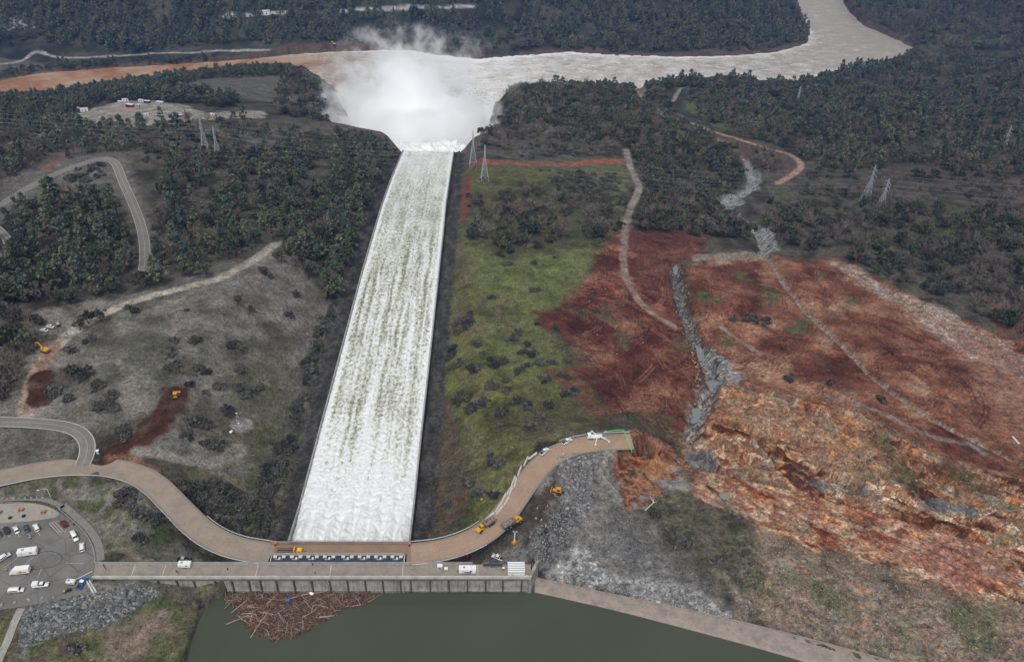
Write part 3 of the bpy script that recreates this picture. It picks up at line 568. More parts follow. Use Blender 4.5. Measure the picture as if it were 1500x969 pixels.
track([(1210,580),(1280,600),(1350,635),(1410,650)], 3.5, (120,112,106), .8)
track([(985,165),(1000,172)], 4, (150,140,120), .6)
track([(72,826),(110,805),(160,770),(170,745)], 2, (120,114,86), .6)
track([(145,812),(170,800),(200,810),(240,818)], 2.5, (132,118,100), .7)
track([(180,820),(210,811),(240,812),(262,822)], 2, (128,118,96), .6)
# service strips beside the chute, kept bare and dark
ax = np.abs(xf) - CHW; k = ((ax > 0) & (ax < 16) & (yf > 12) & (yf < CH_END - 4)) * (1 - sst(9, 13, ax + 1.5 * noise(xf / 5, yf / 9, 160))) * .92; k = k[:, None]
col[:] = col * (1 - k) + pal(n01(fbm(xf / 6, yf / 14, 161, 3)), [(46,45,43),(60,58,55),(78,76,72)]) * k
k = ((ax > 8) & (ax < 40) & (yf > 36) & (yf < 330) & (xf < 0)) * (1 - sst(16, 34, ax)) * .4; k = k[:, None]
col[:] = col * (1 - k) + pal(n01(fbm(xf / 5, yf / 10, 162, 4)), [(48,46,42),(72,69,62),(100,96,88),(66,64,50)]) * k
# wet bare rock in the bowl below the chute
k = ((np.abs(xf + 28) < 140) & (yf > CH_END) & (yf < CH_END + 300)) * (1 - sst(92, 124, np.abs(xf + 28) + 8 * noise(xf / 20, yf / 20, 163))); k = k[:, None]
col[:] = col * (1 - k) + pal(n01(fbm(xf / 10, yf / 10, 164, 3)), [(74,64,56),(104,92,82)]) * k
STONY = np.zeros(len(xf), np.float32)
for px, wgt, sf in (([(800,665),(850,650),(900,660),(905,735),(960,790),(1065,895),(1066,908),(900,868),(785,845),(775,800),(800,740)], .22, 4), ([(815,672),(850,656),(890,665),(885,700),(866,735),(860,765),(845,766),(815,720)], .9, 2), ([(775,800),(790,770),(830,745),(850,770),(800,845),(780,840)], 1.0, 3), ([(795,838),(850,797),(905,845),(1000,862),(1068,898),(1066,910),(900,870),(788,846)], 1.0, 2), ([(1090,800),(1250,845),(1380,885),(1600,925),(1700,1060),(1300,985),(1070,908)], .7, 8),
  ([(985,385),(1003,385),(1018,460),(1060,525),(1075,555),(1045,590),(1020,640),(1003,640),(1018,580),(1008,520),(990,450)], 1.0, 3), ([(28,902),(130,872),(215,846),(235,858),(150,920),(30,960)], .6, 3), ([(1215,380),(1390,455),(1600,560),(1600,620),(1380,510),(1260,425)], .8, 5), ([(330,500),(430,490),(460,430),(470,380),(400,380),(240,420),(240,470)], .35, 10), ([(1000,690),(1400,790),(1600,850),(1600,930),(1250,832),(1010,740)], .5, 6)):
    g = GP(px); STONY = np.maximum(STONY, wgt * sst(-sf, sf, local(lambda a, b: poly_sd(a, b, g), xf, yf, g, 20, -1e3)))
col *= (1 + .22 * noise(xf / 6.1, yf / 6.1, 167) + .24 * noise(xf / 3.1, yf / 3.1, 165) + .16 * noise(xf / 1.3, yf / 1.3, 166))[:, None]

t = NT('ground'); P = t.pos()
n1 = t.noise(P, .55, 4, .65); n2 = t.noise(P, 2.2, 3, .6)
c = t.mix(t.attr('tint'), t.mrange(n1, .3, .7, .62, 1.38), 1.0, 'MULTIPLY'); c = t.mix(c, t.mrange(n2, .3, .7, .75, 1.25), 1.0, 'MULTIPLY')
tf = t.noise(P, .85, 3, .6, .4); c = t.mix(c, t.mix(c, (.52, .52, .50), 1.0, 'MULTIPLY'), t.mrange(tf, .56, .60, 0, .85))
vs = t.n('ShaderNodeTexVoronoi', {'Vector': P, 'Scale': .42}); c = t.mix(c, t.mix(c, (1.7, 1.68, 1.66), 1.0, 'MULTIPLY'), t.math('MULTIPLY', t.mrange(vs.outputs['Distance'], .14, .2, 1, 0), t.mrange(t.n('ShaderNodeSeparateColor', {0: vs.outputs['Color']}).outputs[0], .72, .74)))
st_ = t.attr('stony', 'Fac'); vc = t.n('ShaderNodeTexVoronoi', {'Vector': P, 'Scale': .62}); vb = t.n('ShaderNodeTexVoronoi', {'Vector': P, 'Scale': .25}); bw = t.math('ADD', t.n('ShaderNodeSeparateColor', {0: vc.outputs['Color']}).outputs[0], t.math('MULTIPLY', t.n('ShaderNodeSeparateColor', {0: vb.outputs['Color']}).outputs[1], .6))
c = t.mix(c, t.mix(c, t.mrange(bw, .1, 1.5, .55, 1.5), 1.0, 'MULTIPLY'), st_); c = t.mix(c, t.mix(c, (.5, .5, .5), 1.0, 'MULTIPLY'), t.math('MULTIPLY', st_, t.mrange(vc.outputs['Distance'], .62, .8, 0, .8)))
rk_ = t.attr('rock', 'Fac'); rp = t.n('ShaderNodeMapping', {'Vector': P, 'Rotation': (0, 0, -(.72 * RANG + .28 * SANG))}).outputs[0]
s1 = t.noise(t.scl(rp, (.38, 1.0, 1.0)), .7, 6, .68, 1.4); s2 = t.noise(t.scl(rp, (.35, 1.2, 1.0)), .22, 4, .6, .5)
ck = t.n('ShaderNodeTexVoronoi', {'Vector': t.scl(rp, (.3, 1.0, 1.0)), 'Scale': .34, 'Randomness': 1.0}, feature='DISTANCE_TO_EDGE').outputs['Distance']
c = t.mix(c, t.mix(c, t.mrange(s1, .32, .68, .5, 1.55), 1.0, 'MULTIPLY'), rk_); c = t.mix(c, t.mix(c, (1.25, .92, .68), 1.0, 'MULTIPLY'), t.math('MULTIPLY', rk_, t.mrange(s2, .5, .62)))
c = t.mix(c, t.mix(c, (.55, .48, .44), 1.0, 'MULTIPLY'), t.math('MULTIPLY', rk_, t.mrange(ck, .0, .07, .75, 0)))
b = t.bsdf(Base_Color=c, Roughness=.95); b.inputs['Specular IOR Level'].default_value = .1
t.t.links.new(t.bump(t.math('ADD', t.math('ADD', n1, n2), t.math('MULTIPLY', rk_, s1)), .7, .7), b.inputs['Normal']); M['ground'] = t.m
lum = (col @ np.array([.25,.65,.1], np.float32))[:, None]; col[:] = (lum + (col - lum) * .74) * 1.12
gr = npmesh('ground', np.stack([xf, yf, zf], 1), gridfaces(len(D), len(U)), M['ground']); setcol(gr, 'tint', np.clip(col, 0, 1)); setf(gr, 'stony', STONY); setf(gr, 'rock', np.maximum(sst(-3, 4, local(lambda a, b: poly_sd(a, b, HOLE), xf, yf, HOLE, 20, -1e3)), np.maximum(sst(-10, 8, local(lambda a, b: poly_sd(a, b, ROCKP), xf, yf, ROCKP, 40, -1e3)), np.maximum(.55 * sst(-4, 8, local(lambda a, b: poly_sd(a, b, REDB), xf, yf, REDB, 40, -1e3)), .35 * sst(-4, 8, local(lambda a, b: poly_sd(a, b, REDA), xf, yf, REDA, 40, -1e3)))))); gr['kind'] = 'structure'

# ------------------------------------------------------------------ paved roads and the parking lot
def ribbon(name, g, w, mat, dz=0.0, off=0.0, nc=9, kind='structure', crown=0.0):
    d = np.gradient(g[:, :2], axis=0); d /= np.linalg.norm(d, axis=1)[:, None]; nrm2 = np.stack([d[:, 1], -d[:, 0]], 1)
    s = np.linspace(-1, 1, nc); V = np.empty((len(g), nc, 3)); V[..., :2] = g[:, None, :2] + nrm2[:, None] * (off + s[None, :, None] * w / 2); V[..., 2] = g[:, None, 2] + dz + crown * (1 - s ** 2)
    o = npmesh(name, V.reshape(-1, 3), gridfaces(len(g), nc)[:, ::-1], mat); setf(o, 'across', np.tile(s, len(g)))
    o['kind'] = kind; return o
def roadmat(name, c1, c2, edge):
    t = NT(name); P = t.pos(); a = t.attr('across', 'Fac'); ab = t.math('ABSOLUTE', a)
    n1 = t.noise(P, .12, 5, .65); n2 = t.noise(P, 1.4, 4, .6)
    c = t.mix(s2l(c1), s2l(c2), t.mrange(n1, .35, .65)); w = t.math('COSINE', t.math('MULTIPLY', a, 13.0))
    c = t.mix(c, tuple(v * .78 for v in s2l(c1)), t.math('MULTIPLY', t.mrange(w, .2, 1, 0, .45), t.mrange(n1, .3, .7)))
    st = t.noise(P, .45, 5, .7, .6); c = t.mix(c, tuple(v * .55 for v in s2l(c1)), t.mrange(st, .56, .74, 0, .55)); c = t.mix(c, tuple(min(1, v * 1.25) for v in s2l(c2)), t.mrange(t.noise(P, .2, 4, .6), .55, .7, 0, .5))
    c = t.mix(c, s2l(edge), t.math('MULTIPLY', t.mrange(ab, .72, .95), t.mrange(n2, .3, .6, .5, 1)))
    c = t.mix(c, t.mrange(n2, .3, .7, .88, 1.12), 1.0, 'MULTIPLY'); b = t.bsdf(Base_Color=c, Roughness=.9); b.inputs['Specular IOR Level'].default_value = .2; return t.m
M['road_brown'] = roadmat('road_brown', (162,138,118), (148,125,107), (124,116,108)); M['road_grey'] = roadmat('road_grey', (112,110,106), (124,120,114), (104,100,92))
M['road_west'] = roadmat('road_west', (150,136,121), (134,122,110), (120,116,108))
M['line'] = paint('road_line_paint', (186,184,178), .7, .25, .5, coords='pos')
for nm in ROADS:
    g, wd = ROADS[nm]; main = nm.startswith('dam_road')
    ribbon('road' if main else 'side_road', g, wd if main else wd - 1.0, (M['road_west'] if nm == 'dam_road_west' else M['road_brown']) if main else M['road_grey'], 0.03 if nm != 'dam_road_east' else .05, crown=.08)
    if not main:
        for sgn in (-1, 1): ribbon('road_marking', g, .22 if nm != 'switchback_road' else .3, M['line'], .09, sgn * (wd / 2 - .95), 2)
        ribbon('road_marking', g, .12, M['line'], .17, 0, 2)
def sheet(name, poly, z, mat, kind='structure', thick=0.0, parent=None):
    bm = bmesh.new(); vs = [bm.verts.new((p[0], p[1], z)) for p in poly]; f = bm.faces.new(vs)
    if f.normal.z < 0 or f.calc_area() and bmesh.ops.recalc_face_normals(bm, faces=[f]) and False: pass
    f.normal_update()
    if f.normal.z < 0: f.normal_flip()
    if thick:
        r = bmesh.ops.extrude_face_region(bm, geom=[f]); bmesh.ops.translate(bm, verts=[v for v in r['geom'] if isinstance(v, bmesh.types.BMVert)], vec=(0, 0, thick))
        bmesh.ops.recalc_face_normals(bm, faces=bm.faces)
    me = bpy.data.meshes.new(name); bm.to_mesh(me); bm.free(); me.materials.append(mat); o = link(bpy.data.objects.new(name, me))
    if parent: o.parent = parent
    if kind: o['kind'] = kind
    return o
t = NT('asphalt'); P = t.pos(); n1 = t.noise(P, .09, 5, .6); n2 = t.noise(P, 2.0, 4, .6)
c = t.mix(s2l((100,98,95)), s2l((120,117,112)), t.mrange(n1, .35, .65)); cr = t.n('ShaderNodeTexVoronoi', {'Vector': P, 'Scale': .11}, feature='DISTANCE_TO_EDGE').outputs['Distance']
c = t.mix(s2l((70,69,67)), c, t.mrange(cr, .004, .02, .35, 1)); c = t.mix(c, t.mrange(n2, .3, .7, .9, 1.1), 1.0, 'MULTIPLY')
b = t.bsdf(Base_Color=c, Roughness=.9); b.inputs['Specular IOR Level'].default_value = .2; M['asphalt'] = t.m
M['kerb'] = paint('kerb_concrete', (140,137,130), .9, .2, .7, coords='pos'); M['pale_concrete'] = paint('pale_concrete', (150,146,136), .9, .15, .3, coords='pos', dirt=(120,116,108))
sheet('parking_lot', chaikin(np.concatenate([LOT, LOT[:1]]), 1)[:-1], .04, M['asphalt'])
ISL = chaikin(GZ([(-120,742),(-60,741),(0,738),(40,736),(66,740),(82,747),(88,753),(80,758),(45,763),(0,766),(-120,772)], .05), 2)
sheet('plaza', ISL, .045, M['pale_concrete'], thick=.14)
WALK = chaikin(GZ([(88,742),(112,762),(130,780),(141,800),(143,822)], 0), 2); ribbon('footpath', WALK, 3.0, paint('footpath_concrete', (120,118,112), .9, .18, .5, coords='pos'), .07, -1.2, 3)
for sgn in (-1,):
    g = np.concatenate([WALK[:, :2], np.full((len(WALK), 1), .0)], 1)
ribbon('kerb', WALK, .3, M['pale_concrete'], .16, 1.0, 2)
BAND = chaikin(GZ([(-120,735),(0,731),(45,729),(75,733),(92,743)], 0), 2); ribbon('footpath', BAND, 2.4, M['footpath_concrete'], .07, 0, 3)
def stripes(lines, z=.055, w=.14):
    for a, b2 in lines:
        g = GZ([a, b2], 0); g = np.stack([g[0], (g[0] + g[1]) / 2, g[1]]); ribbon('bay_line', g, w, M['line'], z, 0, 2)
stripes([((72,766),(84,779)),((76,765),(88,778)),((80,764),(92,776)),((84,779),(98,777)),((72,766),(86,763)),((88,763),(96,775)),
         ((4,833),(26,816)),((26,834),(48,816)),((55,846),(61,832)),((97,824),(122,825))] + [((x, 771 - x * .05), (x + 12, 786 - x * .05)) for x in (-14,2,17,32,47)])
M['tar'] = paint('tar_seam', (66,65,64), .8, .2, 1.0, coords='pos')
OV = GZ([(52,812),(66,807),(80,807),(91,813),(91,822),(80,829),(60,833),(40,834)], 0); ribbon('tar_seam', chaikin(OV, 3), .35, M['tar'], .05, 0, 2)
sheet('parking_patch', chaikin(GZ([(58,812),(70,809),(82,810),(88,817),(78,825),(62,827),(54,820)], 0), 2), .048, paint('asphalt_patch', (104,103,101), .9, .25, .8, coords='pos'))
PATH = chaikin(GP([(33,893),(25,910),(12,935),(-6,975)]), 2); PATH[:, 2] = [H(a, b) + .25 for a, b in PATH[:, :2]]; ribbon('footpath', PATH, 3.0, M['kerb'], .05, 0, 3)

# ------------------------------------------------------------------ reservoir, river, chute water, torrent
t = NT('lake_water'); P = t.pos(); n1 = t.noise(P, .02, 3, .5); c = t.mix(s2l((62,67,53)), s2l((75,79,64)), n1)
b = t.bsdf(Base_Color=c, Roughness=.16, IOR=1.33); b.inputs['Specular IOR Level'].default_value = .5
t.t.links.new(t.bump(t.noise(t.scl(P, (1, .6, 1)), .6, 3), .12, .25), b.inputs['Normal']); M['lake'] = t.m
sheet('reservoir_water', np.array([(-420,-900),(-60,-600),(1600,-900),(1600,-100),(400,-40),(200,-3.9),(-80,-3.9),(-60,-20),(-75,-50),(-100,-120),(-160,-300)]), LAKE_Z, M['lake'])
def foam_grid(name, X, Y, Z, attrs, mat):
    o = npmesh(name, np.stack([X.ravel(), Y.ravel(), Z.ravel()], 1), gridfaces(*X.shape), mat); o['kind'] = 'structure'
    for k, v in attrs.items(): setf(o, k, v)
    return o
# chute
ys = [11.0]
while ys[-1] < CH_END + 6: ys.append(ys[-1] + .42 + (ys[-1]) * .0011)
ys = np.array(ys); xs = np.linspace(-CHW + .05, CHW - .05, 121); X, Y = np.meshgrid(xs, ys)
cxl = np.interp(ys, _prof[:, 1], _prof[:, 0])[:, None]; Z = np.repeat(chz(ys)[:, None], len(xs), 1)
tt = Y - 36; jet = -np.cos((X / CHW) * math.pi * 8 + .5 * noise(X / 9, Y / 14, 215)); near = np.exp(-np.clip(tt, 0, None) / 26)
wx = X + 1.3 * noise(X / 6, Y / 30, 208) + .5 * noise(X / 2.2, Y / 5, 209)
n_s = noise(wx / 2.3, Y / 90, 200) + .6 * noise(wx / 5.5, Y / 140, 201) + .35 * noise(wx / 1.1, Y / 30, 204); n_t = fbm(wx / 1.7, Y / 2.4, 202, 3)
far = sst(230, 420, tt); rip = 1 - 2 * np.abs(noise(wx / 3.2 + .4 * n_t, Y / 1.5, 206)); lace = 1 - 2.2 * np.abs(noise(wx / 1.8, Y / 2.6 + .5 * n_t, 205))
foam = .50 + .42 * n_s * (1 - .75 * far) + .30 * n_t + .22 * np.where(far > .5, rip, lace) + .12 * fbm(X / 12, Y / 22, 207, 2) + 1.3 * near + .30 * (1 - sst(10, 120, tt)) - .10 * sst(150, 260, tt) * (1 - sst(400, 540, tt)) + .12 * sst(420, 560, tt)
foam += .7 * sst(CHW - 4.0, CHW - .8, np.abs(X) + 1.1 * n_t)
Zd = Z + (.30 * n_t + .28 * lace) * (1 - .7 * near) + .5 * np.maximum(near, .06) * (3.0 * jet + 1.0 * n_t + 2.4 * fbm(wx / 5, Y / 8, 216, 2)) + 2.6 * near + .22 * n_s
t = NT('white_water'); P = t.pos(); f = t.attr('foam', 'Fac')
n1 = t.noise(t.scl(P, (1, .8, 1)), 1.1, 4, .65, 1.0); n2 = t.noise(P, .05, 2)
f2 = t.math('ADD', f, t.math('ADD', t.mrange(n1, .25, .75, -.5, .5), t.mrange(t.noise(P, 3.2, 3, .6), .3, .7, -.22, .22))); k = t.mrange(f2, .0, 1.0)
body = t.mix(s2l((124,126,104)), s2l((140,143,114)), n2)
c = t.ramp(k, [(0, s2l((92,92,82))), (.22, s2l((140,140,122))), (.55, s2l((196,197,186))), (.9, (.80, .81, .81))]); c = t.mix(c, body, t.mrange(k, 0, .4, .5, 0))
b = t.bsdf(Base_Color=c, Roughness=.55); b.inputs['Specular IOR Level'].default_value = .3
t.t.links.new(t.bump(f2, .3, .5), b.inputs['Normal']); M['white_water'] = t.m
foam_grid('chute_water', X + cxl, Y, Zd, {'foam': foam}, M['white_water'])
# torrent in the bowl
ys = np.arange(CH_END - 2, CH_END + 420, 1.5); us = np.linspace(-1, 1, 150); Uu, Y = np.meshgrid(us, ys); tt = Y - CH_END
half = 30 + 78 * sst(-5, 125, tt); X = Uu * half - 34 * sst(0, 150, tt) - 2.5
big = fbm(X / 22, Y / 22, 210, 3); sm = fbm(X / 7, Y / 7, 211, 3); amp = sst(0, 25, tt) * (1 - .75 * sst(150, 380, tt))
Z = chz(Y) + amp * (9 * np.abs(big) + 2.4 * sm + 10 * np.exp(-((tt - 45) / 26) ** 2) * (1 - Uu ** 2)) - 1.0 * sst(0, 10, tt) + .35 * sm
Z = np.maximum(Z, RIVER_Z + .3 + .5 * sm) + .15
foam_grid('torrent_water', X, Y, Z, {'foam': np.clip(1.5 - .9 * sst(230, 400, tt) + .4 * sm, 0, 3)}, M['white_water'])
# river: still brown pool to the left, fast pale water to the right
xr = np.arange(-1500, 2300, 7.); yr = np.arange(800, 2300, 6.); X, Y = np.meshgrid(xr, yr); x1, y1 = X.ravel().astype(np.float32), Y.ravel().astype(np.float32)
sd = poly_sd(x1, y1, RIVER); keep = (sd > -24).reshape(X.shape)
fast = sst(-330, -120, x1 + 60 * noise(x1 / 120, y1 / 60, 220)); ru = .6 * fbm(x1 / 26, y1 / 14, 221, 3)
rfoam = fast * (.30 + .36 * ru + .55 * np.exp(-np.abs(x1 - 20) / 160) + .35 * np.exp(-np.clip(sd, 0, 99) / 9) * (x1 < 700) + .1 * np.exp(-np.abs(x1 - 400) / 300) - .22 * sst(500, 900, x1)) + (1 - fast) * .1
zr = RIVER_Z + fast * (.9 * ru + .5 * noise(x1 / 9, y1 / 7, 223))
ix = np.arange(X.size).reshape(X.shape); fcs = gridfaces(*X.shape); kf = keep.ravel()[fcs].all(1); fcs = fcs[kf]
used = np.unique(fcs); rem = np.full(X.size, -1); rem[used] = np.arange(len(used))
t = NT('river_water'); P = t.pos(); f = t.attr('foam', 'Fac'); fs = t.attr('fast', 'Fac')
n1 = t.noise(t.scl(P, (.5, 1, 1)), .22, 5, .65, 1.2); f2 = t.math('ADD', f, t.mrange(n1, .25, .75, -.42, .42)); k = t.mrange(f2, .25, 1.0)
still = t.mix(s2l((150,104,72)), s2l((178,150,126)), t.mrange(t.noise(P, .012, 4, .6), .42, .62)); fastc = t.mix(s2l((138,130,116)), s2l((156,149,136)), t.noise(P, .03, 3))
c = t.mix(still, fastc, fs); c = t.mix(c, (.80, .79, .76), k); rg = t.mrange(fs, 0, 1, .12, .4)
b = t.bsdf(Base_Color=c, Roughness=rg, IOR=1.33); t.t.links.new(t.bump(f2, 1.0, .5), b.inputs['Normal']); M['river'] = t.m
ro = npmesh('river_water', np.stack([x1[used], y1[used], zr[used]], 1), rem[fcs], M['river']); setf(ro, 'foam', rfoam[used]); setf(ro, 'fast', fast[used]); ro['kind'] = 'structure'
# ------------------------------------------------------------------ headworks with its gates, decks and retaining wall
def concrete(name, c, stain, coords='pos', vert=False, scale=.25):
    t = NT(name); P = t.pos(); n1 = t.noise(P, scale, 5, .65); n2 = t.noise(t.scl(P, (1.2, 1.2, .10) if vert else (1, 1, 1)), .9, 4, .65)
    col = t.mix(s2l(c), s2l(stain), t.mrange(n1, .42, .72)); col = t.mix(col, tuple(v * .42 for v in s2l(stain)), t.mrange(n2, .5, .72, 0, .75 if vert else .3))
    b = t.bsdf(Base_Color=col, Roughness=.9); b.inputs['Specular IOR Level'].default_value = .2; M[name] = t.m; return t.m
concrete('wall_concrete', (158,156,150), (112,110,105), vert=True); concrete('deck_concrete', (146,136,124), (122,117,110)); concrete('rail_concrete', (186,184,178), (150,148,142)); concrete('dark_concrete', (84,82,79), (62,61,59))
M['bridge_road'] = roadmat('bridge_road', (142,116,96), (132,108,90), (118,104,94)); M['gate_roof'] = paint('gate_roof', (56,61,72), .6, .2, .4, coords='pos')
M['steel_light'] = paint('light_grey_steel', (196,198,198), .5, .08, 1.0); M['steel_mid'] = paint('grey_steel', (120,122,122), .5, .15, 1.0); M['steel_dark'] = paint('dark_steel', (44,45,46), .5, .2, 1.0)
M['yellow'] = paint('plant_yellow', (206,150,40), .45, .12, .9, dirt=(120,92,50)); M['white'] = paint('white_coat', (222,222,220), .35, .05, .8); M['rubber'] = paint('rubber', (24,24,25), .85, .2, 2)
M['glass'] = paint('dark_glass', (26,30,36), .12, .1, .5, spec=.6); M['red_lamp'] = paint('red_lens', (140,20,18), .3); M['pale_lamp'] = paint('clear_lens', (225,225,215), .2)
hw = tag(empty('spillway_headworks', (0, 0, 0)), 'long grey concrete headworks with eight gate hoists at the top of the white chute', 'dam')
XL, XR = -96.0, 81.4
MB().prof([(0,0)]*3, 1) if False else None
mb = MB(); mb.add([(XL+1.9,-3.6,-.7),(XR,-3.6,-.7),(XR,3.2,-.7),(XL,3.2,-.7),(XL+1.9,-3.6,.06),(XR,-3.6,.06),(XR,3.2,.06),(XL,3.2,.06)], [(3,2,1,0),(4,5,6,7),(0,1,5,4),(1,2,6,5),(2,3,7,6),(3,0,4,7)])
mb.build('deck', M['deck_concrete'], hw)
for px in (195, 240, 376, 484, 590, 700):
    p = plane(px, 836, 0); MB().box((p[0], -.2, .068), (.35, 6.3, .012), .05).build('expansion_joint', M['rail_concrete'], hw)
mb = MB(); mb.box(((XL + XR) / 2 + .9, -3.75, .45), (XR - XL - 1.9, .42, 1.3)); mb.box(((XL + XR) / 2 + .9, -3.75, 1.16), (XR - XL - 1.6, .6, .14)); mb.build('parapet', M['rail_concrete'], hw)
mb = MB(); mb.box(((XL + XR - 24) / 2, 3.42, .4), (XR - XL - 24, .3, 1.1)); mb.box(((XL + XR - 24) / 2, 3.42, 1.0), (XR - XL - 24, .42, .12)); mb.build('parapet', concrete('parapet_grey', (150,149,145), (118,116,112)), hw)
mb = MB()
for k in range(90):
    x = XL + 3 + k * 1.96
    mb.tube((x, 2.75, .06), (x, 2.75, 1.15), .035, n=4)
for z in (.6, 1.12): mb.tube((XL + 2, 2.75, z), (XR - 24, 2.75, z), .04, n=4)
mb.build('handrail', M['steel_light'], hw)
MB().box(((XL + XR) / 2 + 1, -1.8, -9), (XR - XL - 2, 2.2, 16.4)).build('front_wall', M['wall_concrete'], hw)
MB().box(((XL + XR) / 2 + 1, -3.1, -1.3), (XR - XL - 2, .8, 1.2)).build('cornice', concrete('cornice_concrete', (112,110,106), (86,84,81)), hw)
MB().box(((XL + XR) / 2 + 1, -3.02, -8.7), (XR - XL - 2, .3, .35)).build('waterline_ledge', M['wall_concrete'], hw)
px = [233,260,285,316] + [340,365] + [380 + v / 6 for v in (10,150,305,462,620,775,930,1085,1240)] + [600 + v / 6 for v in (10,180,345,508,668,820,985)] + [776]
for a in px:
    x = plane(a, 858, -5)[0]; MB().box((x, -3.25, -9.2), (.55, .75, 15.4)).build('buttress', M['dark_concrete'], hw)
MB().box((1.7, 5.75, -.35), (54.4, 4.7, .9)).build('gate_roof', M['gate_roof'], hw)
mb = MB()
for y in (3.75, 7.95): mb.box((1.7, y, -.1), (55, .35, .6))
for x in (-25.7, 29.1): mb.box((x, 5.8, -.1), (.4, 4.6, .6))
mb.build('gate_roof_kerb', M['rail_concrete'], hw)
mb = MB()
for k in range(19): mb.tube((-25.5 + k * 3.02, 8.02, .2), (-25.5 + k * 3.02, 8.02, 1.2), .04, n=4)
mb.tube((-25.6, 8.02, 1.2), (29, 8.02, 1.2), .05, n=4); mb.tube((-25.6, 8.02, .75), (29, 8.02, .75), .04, n=4); mb.build('handrail', M['steel_light'], hw)
for a in (409.2, 433.7, 457.8, 482, 509, 533, 557, 581):
    x = plane(a, 816, .3)[0]
    h0 = MB().box((x - 1.75, 6.75, .4), (1.5, 1.0, .6)).build('gate_hoist', M['steel_light'], hw, .06)
    MB().box((x + 1.75, 6.75, .4), (1.5, 1.0, .6)).build('hoist_drum_housing', M['steel_light'], h0, .06)
    MB().box((x + .2, 6.0, .4), (.7, .8, .6)).build('hoist_motor', M['white'], h0, .05)
    MB().tube((x - 1.6, 5.5, .25), (x + .6, 5.5, .25), .1).build('drive_shaft', M['steel_light'], h0)
    MB().box((x + 1.2, 5.6, .35), (.5, .4, .5)).build('control_box', M['steel_mid'], h0, .04)
o = ribbon('bridge_deck', np.array([[x, 11.0, -.02] for x in np.linspace(-27.5, 31.5, 20)]), 5.3, M['bridge_road'], .05, 0); del o['kind']; o.parent = hw
MB().box((2, 10.95, -.75), (59.4, 5.4, 1.4)).build('bridge_girder', M['dark_concrete'], hw)
mb = MB(); mb.box((2, 14.05, .1), (58.6, 1.0, 1.5)); mb.build('bridge_parapet', concrete('bridge_parapet', (128,122,112), (104,100,94)), hw)
mb = MB()
for k in range(30): mb.tube((-26.5 + k * 1.97, 14.4, .85), (-26.5 + k * 1.97, 14.4, 1.5), .04, n=4)
mb.tube((-26.6, 14.4, 1.5), (30.8, 14.4, 1.5), .05, n=4); mb.build('bridge_railing', M['steel_dark'], hw)
MB().box((31.6, 6.6, -.85), (3.2, 8.4, 1.86)).build('east_ramp_slab', M['bridge_road'], hw)
for s in range(9):
    MB().box((-27.2 + s * 6.8 + (1.0 if s > 3 else 0), 7, -17.5), (1.3, 14, 33)).build('gate_pier', M['dark_concrete'], hw)
for x, n in ((-29.0, 'west'), (29.6, 'east')):
    MB().box((x, 24.5, -17.6), (1.6, 23, 33)).build('side_wall', M['dark_concrete'], hw) if False else None
# chute training walls and the concrete sill wall of the overflow weir
def wall_strip(name, g2, z, width, up, down, mat, label, cat):
    d = np.gradient(g2, axis=0); d /= np.linalg.norm(d, axis=1)[:, None]; n2 = np.stack([d[:, 1], -d[:, 0]], 1); V = []
    for s, zz in ((-1, -down), (-1, up), (1, up), (1, -down)): V.append(np.concatenate([g2 + n2 * s * width / 2, (z + zz)[:, None]], 1))
    V = np.stack(V, 1); n = len(g2); i = np.arange(n * 4).reshape(n, 4); Fc = [np.stack([i[:-1, a], i[1:, a], i[1:, b], i[:-1, b]], -1) for a, b in ((0,1),(1,2),(2,3))]
    o = npmesh(name, V.reshape(-1, 3), np.concatenate(Fc), mat, smooth=False); bm = bmesh.new(); bm.from_mesh(o.data); bmesh.ops.holes_fill(bm, edges=bm.edges); bmesh.ops.recalc_face_normals(bm, faces=bm.faces); bm.to_mesh(o.data); bm.free()
    return tag(o, label, cat) if label else o
yy = np.linspace(9.5, CH_END + 1, 90); cxx = np.interp(yy, _prof[:, 1], _prof[:, 0])
concrete('chute_wall', (158,156,152), (120,119,115))
for s in (-1, 1):
    zt = chz(yy) + np.where(yy < 60, (60 - yy) * .10, 0)
    wall_strip('chute_wall', np.stack([cxx + s * (CHW + .4), yy], 1), zt, .8, 1.7, 6, M['chute_wall'], 'pale concrete training wall along the %s side of the white water chute' % ('wooded' if s < 0 else 'grassy'), 'wall')
W = np.array([[*plane(a, (b * .45 + c * .55), -8.3)[:2], *plane(a, b, -7.9)[:2], *plane(a, c, LAKE_Z)[:2]] for a, b, c in WEIR_PX])
W = chaikin(W, 1); n = len(W); inn, out = W[:, 2:4], W[:, 4:6]; dv = (out - inn); dv /= np.linalg.norm(dv, axis=1)[:, None]
rows = [np.c_[inn - dv * .3, np.full(n, -12.)], np.c_[inn - dv * .3, np.full(n, -7.6)], np.c_[inn + dv * .35, np.full(n, -7.55)], np.c_[inn + dv * .4, np.full(n, -8.0)], np.c_[inn * .45 + out * .55, np.full(n, -8.1)], np.c_[out - dv * .9, np.full(n, -8.45)], np.c_[out - dv * .6, np.full(n, -8.5)], np.c_[out, np.full(n, -9.0)], np.c_[out, np.full(n, -14.)]]
V = np.stack(rows, 1); i = np.arange(n * len(rows)).reshape(n, len(rows))
wo = npmesh('overflow_weir', V.reshape(-1, 3), gridfaces(n, len(rows)), concrete('weir_concrete', (150,138,128), (120,112,105)), smooth=False)
bm = bmesh.new(); bm.from_mesh(wo.data); bmesh.ops.recalc_face_normals(bm, faces=bm.faces); bm.to_mesh(wo.data); bm.free()
tag(wo, 'long low concrete overflow weir sloping into the green reservoir', 'weir')
